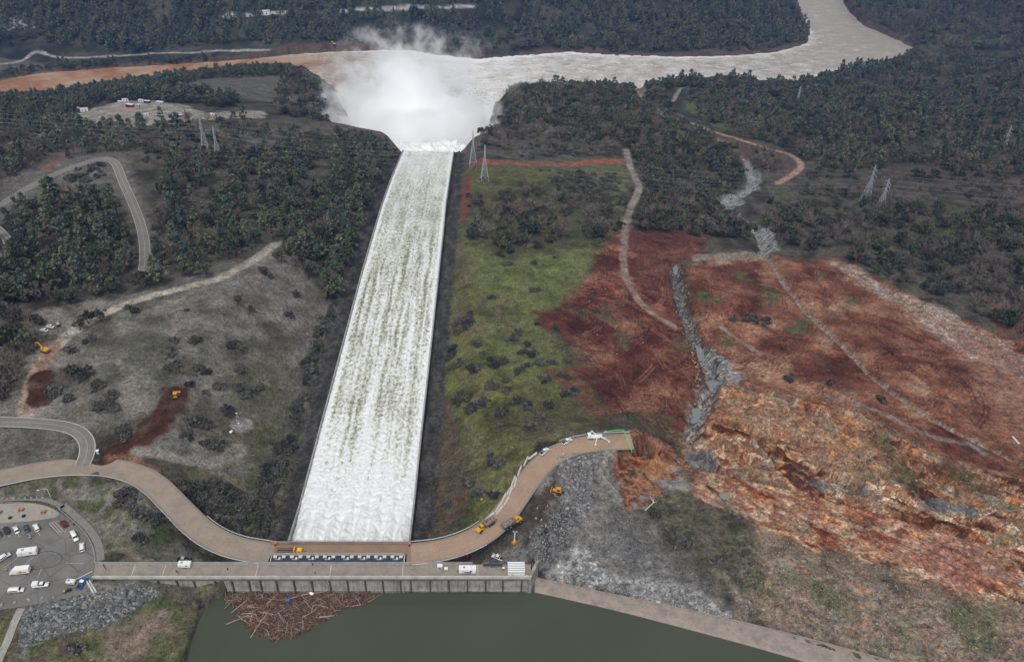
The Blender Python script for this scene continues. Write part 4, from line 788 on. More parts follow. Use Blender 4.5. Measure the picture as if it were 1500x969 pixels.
wall = MB(); wall.add([(80.2,-3.9,-12),(81.6,-3.9,-12),(84.8,4.2,-12),(83.6,4.2,-12),(80.2,-3.9,1.2),(81.6,-3.9,1.2),(84.8,4.2,1.2),(83.6,4.2,1.2)], [(3,2,1,0),(4,5,6,7),(0,1,5,4),(1,2,6,5),(2,3,7,6),(3,0,4,7)])
wall.build('end_wall', M['wall_concrete'], hw)
# ------------------------------------------------------------------ trees and shrubs
def leafmat(name, cols, rough=.9):
    t = NT(name); r = t.n('ShaderNodeObjectInfo').outputs['Random']; P = t.n('ShaderNodeTexCoord').outputs['Object']
    c = t.ramp(r, [(i / (len(cols) - 1), s2l(k)) for i, k in enumerate(cols)])
    c = t.mix(c, t.mrange(t.noise(P, .9, 3, .6), .3, .7, .55, 1.5), 1.0, 'MULTIPLY')
    b = t.bsdf(Base_Color=c, Roughness=rough); b.inputs['Specular IOR Level'].default_value = .15; M[name] = t.m; return t.m
leafmat('pine_needles', [(60,70,54),(80,90,68),(102,108,86),(70,84,78),(110,110,86),(86,94,82)]); leafmat('oak_leaves', [(48,54,42),(64,70,54),(80,82,62),(58,64,56),(88,92,64)])
leafmat('bare_twigs', [(98,89,80),(116,106,96),(86,78,70),(128,119,110),(106,92,76)]); leafmat('shrub_leaves', [(56,57,54),(82,81,77),(104,101,97),(74,77,58),(90,85,80)])
M['bark'] = paint('bark', (70,62,54), .95, .3, 1.5)
def crown_geo(kind, seed):
    r = np.random.RandomState(seed); V = []; 
    def quad(c, s, nv, stretch=1.0):
        a = np.cross(nv, r.randn(3)); a /= np.linalg.norm(a) + 1e-9; b = np.cross(nv, a); b /= np.linalg.norm(b) + 1e-9
        V.extend([c - a * s - b * s * stretch, c + a * s * .8 - b * s * stretch * .7, c + a * s + b * s * stretch, c - a * s * .7 + b * s * stretch * .9])
    def clump(c, rad, n, s, flat=.7):
        for _ in range(n):
            d = r.randn(3); d /= np.linalg.norm(d); d[2] *= flat; quad(c + d * rad * r.uniform(.35, 1), s * r.uniform(.6, 1.3), d + r.randn(3) * .6)
    if kind == 'pine':                       # open grey pine, 1.0 = 12 m tall
        lean = r.randn(2) * .5
        for k in range(22):
            z = r.uniform(3.2, 11.6); rad = 3.1 * (1 - ((z - 3.2) / 8.8) ** 1.6) * r.uniform(.35, 1) + .2; a = r.uniform(0, 6.28)
            clump(np.array([math.cos(a) * rad + lean[0] * z / 12, math.sin(a) * rad + lean[1] * z / 12, z]), r.uniform(.8, 1.4), 13, .40, .8)
    elif kind == 'oak':                      # 8 m tall, round
        lob = [(r.uniform(-1.8, 1.8), r.uniform(-1.8, 1.8), r.uniform(3.6, 5.4), r.uniform(1.6, 2.6)) for _ in range(6)]
        for k in range(30):
            lx, ly, lz, lr = lob[k % 6]; d = r.randn(3); d /= np.linalg.norm(d); d[2] = abs(d[2]) * 1.0 - .25
            clump(np.array([lx, ly, lz]) + d * lr * .85, r.uniform(.7, 1.1), 11, .36, .7)
    elif kind == 'bare':
        for k in range(11):
            a = r.uniform(0, 6.28); e = r.uniform(.35, 1.3); L = r.uniform(3, 5); st = np.array([0, 0, r.uniform(1.8, 4)]); d = np.array([math.cos(a) * math.cos(e), math.sin(a) * math.cos(e), math.sin(e)])
            for j in range(3):
                p0 = st + d * L * j / 3; p1 = st + d * L * (j + 1) / 3 + r.randn(3) * .15; nv = np.cross(d, r.randn(3)); nv /= np.linalg.norm(nv); w_ = .11 - .028 * j
                V.extend([p0 - nv * w_, p0 + nv * w_, p1 + nv * w_ * .7, p1 - nv * w_ * .7])
            for j in range(15):
                q = st + d * L * r.uniform(.35, 1.0); e2 = d * .8 + r.randn(3) * .8; e2 /= np.linalg.norm(e2); e2[2] += .25; q2 = q + e2 * r.uniform(.7, 1.7); nv = np.cross(e2, r.randn(3)); nv /= np.linalg.norm(nv); w_ = r.uniform(.05, .1)
                V.extend([q - nv * w_, q + nv * w_, q2 + nv * w_ * .5, q2 - nv * w_ * .5])
    elif kind == 'shrub':                    # 2.2 m tall, 4.4 m wide
        lob = [(r.uniform(-1.1, 1.1), r.uniform(-1.1, 1.1), r.uniform(.5, 1.1), r.uniform(.7, 1.3)) for _ in range(6)]
        for k in range(34):
            lx, ly, lz, lr = lob[k % 6]; d = r.randn(3); d /= np.linalg.norm(d); d[2] = abs(d[2]) - .2; clump(np.array([lx, ly, lz]) + d * lr * .75, .45, 13, .2, .8)
    V = np.array(V); V[:, 2] = np.maximum(V[:, 2], .02); return V, np.arange(len(V)).reshape(-1, 4)
def trunk_geo(kind, seed):
    r = random.Random(seed); mb = MB(); h = {'pine': 11, 'oak': 4.5, 'bare': 4.2}[kind]; rr = {'pine': .26, 'oak': .28, 'bare': .22}[kind]
    p = Vector((0, 0, -.6)); n = 4
    for k in range(n):
        q = Vector((r.uniform(-.2, .2), r.uniform(-.2, .2), h * (k + 1) / n)); mb.tube(p, q, rr * (1 - k / n * .8), rr * (1 - (k + 1) / n * .8), 5, False)
        if k > 0:
            for _ in range(2):
                a = r.uniform(0, 6.28); L = r.uniform(1, 2.2); mb.tube(q, q + Vector((math.cos(a) * L, math.sin(a) * L, L * .7)), rr * .35, rr * .12, 4, False)
        p = q
    V = np.array([tuple(v) for v in mb.v]); F = np.array([f for f in mb.f if len(f) == 4]); return V, F
LEAF = {'pine': 'pine_needles', 'oak': 'oak_leaves', 'bare': 'bare_twigs', 'shrub': 'shrub_leaves'}
NAME = {'pine': 'pine_tree', 'oak': 'oak_tree', 'bare': 'bare_tree', 'shrub': 'shrub'}
NV = 6; WHOLE = {}; CROWN = {}; TRUNK = {}
def rawmesh(name, V, Fc, mats, mi=None):
    o = npmesh(name, V, Fc, mats, smooth=False, mi=mi); me = o.data; bpy.data.objects.remove(o); return me
for k in NAME:
    for i in range(NV):
        V, Fc = crown_geo(k, 300 + i * 7 + len(k))
        if k == 'shrub': WHOLE[k, i] = rawmesh('shrub', V, Fc, M[LEAF[k]]); continue
        T, TF = trunk_geo(k, 900 + i); CROWN[k, i] = rawmesh('crown', V, Fc, M[LEAF[k]]); TRUNK[k, i] = rawmesh('trunk', T, TF, M['bark'])
SZ = {'pine': 1.3, 'oak': 1.4, 'bare': 1.4, 'shrub': 1.6}
PL = []                                      # (x, y, kind, size, place)
def clear_of(x, y):
    ok = np.ones(x.shape, bool)
    for g, w_ in list(ROADS.values()): ok &= local(lambda a, b: seg_dist(a, b, g)[0], x, y, g, 20, 1e3) > w_ / 2 + 3
    for g, w_ in TRACKS: ok &= local(lambda a, b: seg_dist(a, b, g)[0], x, y, g, 16, 1e3) > w_ / 2 + 1.2
    for g, w_ in ((GULLY, 10), (GULLY2, 8), (GULLY3, 3)): ok &= local(lambda a, b: seg_dist(a, b, g)[0], x, y, g, 16, 1e3) > w_
    ok &= ~((np.abs(x) < CHW + 12.5) & (y < CH_END) & (y > -10))
    t_ = y - CH_END; ok &= ~((np.abs(x + 34 * sst(0, 150, t_)) < 36 + 66 * sst(0, 130, t_)) & (t_ >= -5) & (t_ < 340))
    ok &= local(lambda a, b: poly_sd(a, b, RIVER), x, y, RIVER, 40, -1e3) < -3
    ok &= local(lambda a, b: poly_sd(a, b, LAKE), x, y, LAKE, 20, -1e3) < -2
    return ok
def zone(place, px, per, mix, size=1.0, thin=.0, lam=45, seed=0):
    g = GP(px)[:, :2]; rs = np.random.RandomState(500 + seed); lo, hi = g.min(0), g.max(0); n = int((hi[0] - lo[0]) * (hi[1] - lo[1]) / per)
    n = min(n, 60000); x = rs.uniform(lo[0], hi[0], n).astype(np.float32); y = rs.uniform(lo[1], hi[1], n).astype(np.float32)
    ok = poly_sd(x, y, g) + 6 * noise(x / 20, y / 20, 61) > 0; x, y = x[ok], y[ok]
    ok = clear_of(x, y) & (fbm(x / lam, y / lam, 62 + seed, 3) > thin - .95); x, y = x[ok], y[ok]
    ks = list(mix); pr = np.array([mix[k] for k in ks]); pr = pr / pr.sum(); nz = fbm(x / 60, y / 60, 63, 2)
    u = np.clip(rs.rand(len(x)) * .7 + .3 * n01(nz, .7), 0, .999); kk = np.searchsorted(np.cumsum(pr), u)
    for a, b, k in zip(x, y, kk): PL.append((float(a), float(b), ks[min(k, len(ks) - 1)], size * SZ[ks[min(k, len(ks) - 1)]] * rs.choice((.55, .8, 1.0, 1.0, 1.3)) * rs.uniform(.85, 1.15), place))
W1 = 'in the wood between the winding road and the chute'
zone(W1, [(228,300),(232,250),(300,230),(450,225),(560,215),(590,228),(548,325),(520,395),(480,415),(440,395),(400,350),(350,370),(300,402),(235,415),(228,400)], 40, {'pine': .42, 'oak': .26, 'bare': .32}, .95, .74, 26, 1)
zone('on the scrubby slope above the winding road', [(205,240),(235,180),(330,178),(450,195),(575,206),(560,215),(450,228),(300,235),(232,255)], 62, {'pine': .3, 'oak': .15, 'bare': .2, 'shrub': .35}, .9, .6, 30, 2)
zone('in the wood inside the bend of the winding road', [(-100,330),(-20,330),(20,312),(70,290),(150,278),(190,330),(200,395),(150,408),(0,455),(-100,470)], 40, {'pine': .4, 'oak': .42, 'bare': .2}, .95, .5, 26, 3)
zone('in the scrub inside the hairpin of the winding road', [(85,255),(125,235),(150,240),(155,262),(100,270)], 18, {'shrub': 1}, .9, .5, 16, 4)
zone('in the thin wood above the hill track', [(-100,460),(0,448),(130,405),(235,398),(310,400),(250,418),(130,445),(80,470),(0,480),(-100,500)], 60, {'bare': .4, 'oak': .3, 'pine': .3}, .95, .55, 25, 5)
zone('in the thicket beside the parked white cars', [(-100,490),(30,478),(55,505),(45,530),(30,580),(0,603),(-100,603)], 28, {'oak': .3, 'bare': .25, 'shrub': .45}, .85, .4, 20, 6)
zone('on the steep bank along the wooded side of the chute', [(480,415),(530,402),(512,450),(482,520),(455,600),(430,700),(405,775),(345,778),(300,752),(248,695),(300,690),(345,690),(395,640),(420,560),(448,480)], 4.6, {'shrub': .86, 'oak': .09, 'bare': .05}, .72, .48, 12, 7)
zone('on the wooded side of the far end of the chute', [(545,330),(590,230),(578,210),(520,205),(470,300),(480,400),(515,402)], 34, {'oak': .45, 'pine': .3, 'bare': .25}, .9, .2, 30, 8)
zone('around the far worksite', [(-100,190),(0,182),(100,178),(120,190),(230,188),(250,205),(190,220),(60,245),(0,265),(-100,280)], 62, {'pine': .45, 'bare': .3, 'shrub': .25}, .95, .5, 40, 9)
zone('along the brown arm of the river', [(-200,165),(0,147),(100,139),(180,124),(300,112),(370,104),(432,104),(420,113),(300,118),(240,132),(200,148),(150,150),(90,172),(0,182),(-200,205)], 34, {'pine': .6, 'oak': .25, 'bare': .15}, .8, .4, 40, 10)
zone('on the dark knoll beside the spray', [(402,165),(412,130),(440,103),(488,150),(505,172),(470,178),(410,168)], 34, {'oak': .5, 'bare': .35, 'pine': .15}, 1.0, .2, 40, 11)
zone('on the slope behind the far worksite', [(180,150),(250,140),(300,136),(350,148),(335,160),(270,152)], 42, {'oak': .6, 'pine': .4}, .95, .35, 40, 12)
zone('in the forest across the river', [(-400,82),(0,72),(40,60),(120,72),(150,80),(300,68),(420,66),(560,66),(640,73),(700,80),(800,74),(1000,78),(1120,74),(1180,60),(1186,45),(1160,10),(1145,-60),(1120,-170),(-400,-170)], 82, {'pine': .78, 'oak': .14, 'bare': .08}, 1.12, .42, 70, 13)
zone('along the shore road across the river', [(-400,108),(0,110),(100,94),(240,90),(420,78),(420,84),(300,90),(170,98),(60,106),(0,118),(-400,125)], 60, {'oak': .5, 'pine': .5}, .8, .6, 40, 14)
zone('in the brown woods beyond the river bend', [(1236,5),(1262,34),(1300,50),(1340,68),(1420,72),(1800,60),(1800,-130),(1230,-130)], 85, {'bare': .5, 'pine': .28, 'oak': .22}, 1.05, .5, 60, 15)
zone('on the ridge between the spray and the creek', [(702,170),(715,142),(800,124),(870,126),(960,137),(1010,195),(1085,228),(1092,290),(1050,300),(960,305),(938,270),(925,215),(900,203),(850,212),(765,178),(720,190),(712,215)], 34, {'oak': .46, 'bare': .36, 'pine': .18}, .95, .4, 30, 16)
zone('on the scrubby clearing below the ridge', [(720,195),(765,180),(850,205),(900,212),(912,230),(740,232)], 60, {'shrub': .55, 'bare': .4, 'oak': .05}, .85, .5, 30, 17)
zone('in the leafless grove on the grass slope', [(688,285),(720,300),(760,268),(850,300),(905,310),(912,335),(885,365),(820,352),(770,380),(725,372),(688,345)], 40, {'bare': .5, 'shrub': .2, 'oak': .3}, .95, .8, 24, 18)
zone('in the grey scrub above the leafless grove', [(790,250),(905,256),(915,300),(880,303),(830,290)], 22, {'shrub': 1}, .85, .4, 18, 19)
zone('in the dark grove above the red bowl', [(942,295),(1050,303),(1095,305),(1112,345),(1040,350),(935,338)], 30, {'bare': .55, 'oak': .45}, .95, .2, 40, 20)
zone('in the brushy wood at the top of the red slope', [(1115,320),(1180,300),(1650,300),(1650,520),(1500,488),(1440,468),(1330,425),(1235,372),(1135,362)], 34, {'bare': .42, 'shrub': .26, 'oak': .32}, .95, .6, 28, 21)
zone('on the wooded flat around the pylon pair', [(1118,300),(1185,255),(1650,250),(1650,300),(1180,300),(1115,320)], 50, {'bare': .3, 'shrub': .45, 'oak': .25}, .9, .9, 26, 22)
zone('in the wide brown wood beyond the creek', [(1030,180),(1000,140),(1090,132),(1156,136),(1220,118),(1340,85),(1800,75),(1800,255),(1185,252),(1150,215),(1080,200)], 58, {'bare': .46, 'pine': .27, 'oak': .27}, 1.0, .68, 40, 23)
zone('along the pale river by the creek mouth', [(915,140),(960,125),(1000,119),(1090,120),(1156,128),(1220,108),(1320,86),(1340,75),(1350,92),(1220,124),(1160,142),(1000,130)], 40, {'pine': .5, 'oak': .5}, .95, .3, 40, 24)
zone('inside the loop of the red track', [(1075,215),(1100,218),(1150,235),(1130,260),(1105,255),(1090,235)], 40, {'shrub': .6, 'bare': .4}, .85, .3, 30, 25)
PX_SHRUB = {'on the bright grass slope beside the chute': [(697,343,18),(743,388,8),(783,386,7),(813,378,4),(720,438,6),(787,430,10),(786,478,5),(813,483,8),(680,470,22),(663,503,15),(667,520,12),(695,505,12),(758,491,9),(747,500,9),(773,506,6),(708,520,6),(722,535,13),(740,531,6),(693,540,14),(767,518,7),(780,523,8),(788,536,9),(773,538,6),(757,545,11),(808,533,7),(798,558,10),(828,553,12),(838,580,15),(680,570,14),(697,590,17),(717,566,12),(743,570,12),(760,590,12),(770,598,12),(740,598,9),(733,608,7),(730,625,6),(713,606,3),(788,613,8),(780,626,11),(805,625,7),(803,595,8),(783,601,5),(742,558,6),(667,576,8),(887,610,5),(870,561,3),(718,664,11),(733,669,7),(685,694,11),(703,709,11),(723,711,7),(633,696,7),(690,290,10),(700,320,12)],
 'on the grey hilltop field': [(365,440,6),(188,452,7),(200,458,7),(273,455,4),(255,498,7),(288,496,10),(345,495,14),(343,520,13),(253,516,9),(250,536,14),(293,539,10),(317,550,10),(347,543,8),(368,540,10),(353,553,8),(277,558,9),(297,565,6),(328,580,13),(290,611,15),(163,585,12),(150,596,10),(171,600,9),(143,565,14),(83,576,12),(102,585,10),(103,543,8),(103,516,8),(130,497,11),(182,635,16),(310,635,17),(272,630,10),(432,412,8),(420,440,7),(390,395,12),(60,475,6)],
 'on the grassy bank above the car park': [(188,738,17),(205,750,14),(230,753,8),(207,786,10),(112,956,8),(185,725,8)],
 'on the torn red slope': [(1095,466,14),(1115,472,12),(1155,557,8),(1213,563,7),(1290,585,9),(1075,470,8)], 'on the gravel fan behind the weir': [(962,760,11),(985,790,13),(998,805,11),(1045,830,6),(925,700,4)]}
for place, ls in PX_SHRUB.items():
    for a, b, r in ls:
        if r <= 8: q = G(a, b); PL.append((q[0], q[1], 'shrub', r / 4.0, place)); continue
        for _ in range(int(max(2, (r / 5.0) ** 2))):
            t_ = R.uniform(0, 6.28); d_ = r * .8 * math.sqrt(R.random()); q = G(a + d_ * math.cos(t_), b + d_ * .62 * math.sin(t_)); PL.append((q[0], q[1], 'shrub', R.uniform(1.0, 1.75), place))
SOLO = {'tall dark oak standing alone on the grey hilltop field': [(347,437,.75)], 'dark oak in the clump where the hill track meets the field': [(130,474,.95),(148,470,.85),(118,482,.8)], 'big dark oak above the bend of the hill track': [(425,372,1.2),(412,382,1.0),(440,376,1.0),(432,365,1.1)], 'dark oak beside the red rectangle of bare earth': [(117,560,.95),(128,552,.8),(108,552,.8)],
 'dark oak at the lower edge of the leafless grove': [(735,365,1.0),(748,372,.95),(725,360,.9),(760,362,1.0)], 'dark oak over the creek waterfall': [(1065,345,1.2),(1080,350,1.1),(1050,345,1.0),(1095,352,1.0)], 'dark oak on the tip of the bluff beside the chute end': [(578,210,1.0),(572,214,.9)]}
for lb, ls in SOLO.items():
    for a, b, s_ in ls: q = G(a, b); PL.append((q[0], q[1], 'oak', s_ * 1.35, 'LABEL:' + lb))
pa = np.array([(p[0], p[1]) for p in PL], np.float32); pz = land(pa[:, 0], pa[:, 1])
pp = np.c_[pa, pz]; ux, uy = proj(pp); dist = np.linalg.norm(pp - CAM, axis=1); seen = (ux > 4) & (ux < 1496) & (uy > 4) & (uy < 965)
bulk = {'pine': 12, 'oak': 9, 'bare': 8, 'shrub': 4.4}; LOOKS = {'pine': 'grey-green open-crowned pine', 'oak': 'dark evergreen oak', 'bare': 'leafless grey-brown tree', 'shrub': 'low grey-green shrub'}
LIM = {'pine': 290, 'oak': 290, 'bare': 290, 'shrub': 295}
for k in NAME:
    ix = np.array([i for i, p in enumerate(PL) if p[2] == k]); score = np.array([PL[i][3] for i in ix]) * bulk[k] / dist[ix] * np.where(seen[ix], 1, 0)
    order = ix[np.argsort(-score)]; ind, rest = order[:LIM[k]], order[LIM[k]:]; protos = []
    for n, i in enumerate(ind):
        x, y, _, s_, place = PL[i]; v = n % NV; lab = place[6:] if place.startswith('LABEL:') else LOOKS[k] + ' ' + place; grp = place[6:] if place.startswith('LABEL:') else {'pine': 'pines ', 'oak': 'dark oaks ', 'bare': 'leafless trees ', 'shrub': 'shrubs '}[k] + place
        if k != 'shrub':
            o = empty(NAME[k], (x, y, pz[i]), R.uniform(0, 6.28)); cr = link(bpy.data.objects.new('crown', CROWN[k, v])); tr = link(bpy.data.objects.new('trunk', TRUNK[k, v])); cr.parent = o; tr.parent = o
            if v == len(protos): protos.append((cr, tr))
        else:
            o = link(bpy.data.objects.new(NAME[k], WHOLE[k, v])); o.location = (x, y, pz[i]); o.rotation_euler = (0, 0, R.uniform(0, 6.28))
            if v == len(protos): protos.append((o,))
        o.scale = (s_ * R.uniform(.9, 1.1),) * 2 + (s_ * R.uniform(.85, 1.15),); tag(o, lab, {'pine': 'tree', 'oak': 'tree', 'bare': 'tree', 'shrub': 'shrub'}[k], grp)
    nm = {'pine': 'pine_forest', 'oak': 'oak_forest', 'bare': 'bare_forest', 'shrub': 'scrub'}[k]
    me = bpy.data.meshes.new(nm); P_ = pp[rest]; me.vertices.add(len(P_)); me.vertices.foreach_set('co', P_.astype(np.float32).ravel()); fo = link(bpy.data.objects.new(nm, me)); fo['kind'] = 'stuff'
    fo['label'] = {'pine': 'mass of far grey-green pines covering the hills', 'oak': 'mass of far dark oaks scattered through the woods', 'bare': 'mass of far leafless brown trees', 'shrub': 'mass of low grey scrub on the slopes'}[k]; fo['category'] = 'forest' if k != 'shrub' else 'scrub'
    sc_ = np.array([PL[i][3] for i in rest]); setf(fo, 'size', sc_); setf(fo, 'turn', NR.rand(len(rest)) * 6.28); a = me.attributes.new('pick', 'INT', 'POINT'); a.data.foreach_set('value', NR.randint(0, NV, len(rest)).astype(np.int32))
    ng = bpy.data.node_groups.new(nm, 'GeometryNodeTree'); ng.interface.new_socket('Geometry', in_out='INPUT', socket_type='NodeSocketGeometry'); ng.interface.new_socket('Geometry', in_out='OUTPUT', socket_type='NodeSocketGeometry')
    N = ng.nodes.new; L = ng.links.new; gi, go = N('NodeGroupInput'), N('NodeGroupOutput'); out = N('GeometryNodeJoinGeometry')
    def at(name, typ):
        q = N('GeometryNodeInputNamedAttribute'); q.data_type = typ; q.inputs[0].default_value = name; return q.outputs[0]
    rot = N('ShaderNodeCombineXYZ'); L(at('turn', 'FLOAT'), rot.inputs[2]); L(out.outputs[0], go.inputs[0])
    for part in zip(*protos):
        ip = N('GeometryNodeInstanceOnPoints'); jj = N('GeometryNodeJoinGeometry')
        for o in part[::-1]:
            q = N('GeometryNodeObjectInfo'); q.inputs['Object'].default_value = o; q.inputs['As Instance'].default_value = True; q.transform_space = 'ORIGINAL'; L(q.outputs['Geometry'], jj.inputs[0])
        L(gi.outputs[0], ip.inputs['Points']); L(jj.outputs[0], ip.inputs['Instance']); ip.inputs['Pick Instance'].default_value = True
        L(at('pick', 'INT'), ip.inputs['Instance Index']); L(rot.outputs[0], ip.inputs['Rotation']); L(at('size', 'FLOAT'), ip.inputs['Scale']); L(ip.outputs[0], out.inputs[0])
    md = fo.modifiers.new('trees', 'NODES'); md.node_group = ng
print('PLANTS', len(PL), {k: sum(1 for p in PL if p[2] == k) for k in NAME})
# ------------------------------------------------------------------ vehicles, plant and small things
def ang(px, py, d, z=0.0):
    a = plane(px - d[0], py - d[1], z); b = plane(px + d[0], py + d[1], z); return math.atan2(b[1] - a[1], b[0] - a[0])
def wheels(root, xs, ys, r, w, name='wheel'):
    for x in xs:
        for s in (-1, 1):
            wo_ = MB().tube((x, s * ys - w / 2, r), (x, s * ys + w / 2, r), r, n=12).build(name, M['rubber'], root)
            MB().tube((x, s * (ys + w / 2 - .02), r), (x, s * (ys + w / 2 + .015), r), r * .55, n=8).build('rim', M['steel_mid'], wo_)
def lamps(root, xf_, xr_, y, z):
    for s in (-1, 1):
        MB().box((xf_, s * y, z), (.08, .32, .16)).build('headlight', M['pale_lamp'], root); MB().box((xr_, s * y, z + .1), (.08, .26, .2)).build('tail_light', M['red_lamp'], root)
def coat(name, rgb): return paint(name, rgb, .3, .05, .6, spec=.5)
COAT = {'white': coat('white_paint', (226,226,226)), 'dark': coat('charcoal_paint', (46,47,50)), 'blue': coat('slate_blue_paint', (62,74,98)), 'red': coat('maroon_paint', (104,28,38)), 'crimson': coat('crimson_paint', (148,26,42)), 'bright_blue': coat('bright_blue_paint', (40,98,176)), 'silver': coat('silver_paint', (168,170,172)), 'black': coat('black_paint', (26,26,28)), 'navy': coat('navy_paint', (36,44,60))}
def car(px, py, d, kind, colour, label, cat='car', group=None, z=None, roof=None):
    p = plane(px, py, 0) if z is None else on(px, py); zz = .05 if z is None else (p[2] if z == 'land' else z)
    o = tag(empty({'pickup': 'pickup_truck', 'camper': 'pickup_truck', 'van': 'van', 'suv': 'car', 'sedan': 'car'}[kind], (p[0], p[1], zz), ang(px, py, d, zz)), label, cat, group); c = COAT[colour]; rc = COAT[roof or colour]
    if kind == 'sedan':
        MB().prof([(-2.3,.3),(2.3,.3),(2.38,.6),(2.25,.8),(1.05,.97),(-1.7,1.0),(-2.3,.92),(-2.38,.55)], 1.82).build('body', c, o, .06, True); MB().prof([(1.1,.95),(.3,1.42),(-1.0,1.44),(-1.85,.98)], 1, [1.7,1.36,1.36,1.66]).build('windows', M['glass'], o)
        MB().prof([(.34,1.41),(.28,1.47),(-.98,1.49),(-1.08,1.42)], 1.4).build('roof', rc, o); wheels(o, (1.4, -1.4), .82, .33, .22); lamps(o, 2.36, -2.38, .62, .65)
    elif kind == 'suv':
        MB().prof([(-2.35,.38),(2.3,.38),(2.38,.75),(2.25,1.0),(1.05,1.12),(-2.38,1.14),(-2.4,.6)], 1.95).build('body', c, o, .07, True); MB().prof([(1.15,1.1),(.45,1.68),(-2.1,1.7),(-2.36,1.12)], 1, [1.85,1.5,1.5,1.8]).build('windows', M['glass'], o)
        MB().prof([(.5,1.66),(.42,1.74),(-2.06,1.77),(-2.16,1.68)], 1.56).build('roof', rc, o); MB().tube((.2,.6,1.82),(-1.8,.6,1.82),.03).tube((.2,-.6,1.82),(-1.8,-.6,1.82),.03).build('roof_rails', M['steel_dark'], o); wheels(o, (1.45, -1.45), .88, .38, .25); lamps(o, 2.37, -2.4, .7, .85)
    elif kind == 'van':
        MB().prof([(-2.75,.4),(2.7,.4),(2.78,.85),(2.6,1.12),(1.75,1.3),(1.1,2.08),(-2.65,2.14),(-2.78,1.9)], 1, [2.0,2.0,2.0,1.96,1.9,1.72,1.72,1.8]).build('body', c, o, .08, True)
        MB().prof([(1.79,1.31),(1.18,2.0),(1.06,2.02),(1.55,1.3)], 1, [1.8,1.62,1.6,1.85]).build('windscreen', M['glass'], o)
        for s in (-1, 1): MB().box((-.7, s * .95, 1.62), (3.3, .06, .42)).build('side_windows', M['glass'], o)
        wheels(o, (1.75, -1.75), .9, .38, .25); lamps(o, 2.76, -2.79, .75, .85)
    else:
        MB().prof([(-2.9,.5),(2.75,.5),(2.85,.9),(2.7,1.12),(1.5,1.22),(-2.95,1.2)], 2.0).build('body', c, o, .06, True); MB().prof([(1.6,1.2),(.95,1.8),(-.35,1.82),(-.75,1.2)], 1, [1.86,1.52,1.52,1.84]).build('windows', M['glass'], o)
        MB().prof([(.98,1.78),(.9,1.86),(-.32,1.88),(-.4,1.8)], 1.56).build('roof', rc, o); wheels(o, (1.85, -1.75), .9, .42, .28); lamps(o, 2.84, -2.95, .75, .95)
        if kind == 'camper': MB().box((-1.95, 0, 1.75), (2.2, 2.02, 1.25)).build('camper_shell', COAT['white'], o, .08)
        else: MB().box((-1.9, 0, 1.205), (1.9, 1.6, .03)).build('cargo_bed', M['steel_dark'], o)
    return o
def trailer(px, py, d, L, Wd, Hh, colour, label, mark=None, name='trailer', cat='trailer', z=.05):
    p = plane(px, py, 0); o = tag(empty(name, (p[0], p[1], z), ang(px, py, d)), label, cat)
    MB().box((0, 0, .55 + Hh / 2), (L, Wd, Hh)).build('body', COAT[colour], o, .1); MB().box((0, 0, .6 + Hh), (L * .94, Wd * .9, .1)).build('roof', M['white'], o)
    MB().box((L * .2, 0, .72 + Hh), (.8, .8, .22)).build('roof_vent', M['steel_mid'], o, .04); MB().box((-L * .22, -.2, .7 + Hh), (.6, .6, .16)).build('roof_vent', M['steel_light'], o, .03)
    MB().tube((L / 2, .5, .5), (L / 2 + 1.1, 0, .5), .06).tube((L / 2, -.5, .5), (L / 2 + 1.1, 0, .5), .06).build('tow_bar', M['steel_dark'], o)
    wheels(o, (-.45, .45), Wd / 2 - .1, .34, .22)
    for s in (-1, 1): MB().box((L * .28, s * (Wd / 2 + .012), .5 + Hh * .55), (.75, .03, Hh * .8)).build('door', M['steel_light'], o)
    for s in (-1, 1): MB().box((-L * .2, s * (Wd / 2 + .012), .55 + Hh * .62), (.9, .03, .5)).build('window', M['glass'], o)
    if mark:
        for s in (-1, 1): MB().box((-L * .02, s * (Wd / 2 + .02), .55 + Hh * .3), (L * .42, .03, Hh * .3)).build('side_graphic', paint('graphic_' + mark[0], mark[1], .4, .1), o)
    return o
Rw = 'cars in the angled bays of the car park'
car(-3, 783, (-4,-8), 'suv', 'silver', 'silver car half out of view at the end of the angled bays', group=Rw); car(10, 778, (-4,-8), 'suv', 'dark', 'charcoal SUV in the angled bays of the car park', group=Rw)
car(24.5, 777, (-4,-8), 'sedan', 'white', 'white sedan between the charcoal SUV and the slate blue car', group=Rw); car(39, 775, (-4,-8), 'sedan', 'blue', 'slate blue sedan in the angled bays of the car park', group=Rw)
car(54, 774, (-4,-8), 'suv', 'white', 'white car in the angled bay closest to the hatched paint', group=Rw)
car(94, 768.5, (-6,-7), 'suv', 'red', 'maroon SUV parked beside the hatched paint'); car(110, 787, (5,9), 'van', 'white', 'white van parked against the kerb above the white SUV', 'van')
car(121, 802.5, (-.6,-9), 'suv', 'white', 'white SUV with black windows parked nose to tail below the white van'); car(6, 818, (8,-5), 'van', 'white', 'white van at a slant on the open asphalt by the car park edge', 'van')
car(61, 858, (9,-1), 'camper', 'white', 'white pickup truck with a tall camper shell', 'pickup truck'); car(25, 866, (9,-1), 'van', 'white', 'long white passenger van below the white box truck', 'van')
car(121, 855.5, (5,-7), 'pickup', 'bright_blue', 'bright blue pickup truck with a white roof beside two pale barriers', 'pickup truck', roof='white')
car(684, 817.5, (6,-2.2), 'pickup', 'crimson', 'crimson pickup truck parked beside the headworks', 'pickup truck', z='land'); car(729.5, 817.5, (-7,-3), 'pickup', 'white', 'white pickup truck on bare ground near the striped shed', 'pickup truck', z='land')
car(797, 663, (6,-5), 'pickup', 'white', 'white pickup truck on the brown road just past the barriers', 'pickup truck', z=.1); car(830, 648, (7,-4), 'pickup', 'white', 'white pickup truck on the brown road closer to the pump truck', 'pickup truck', z=.1)
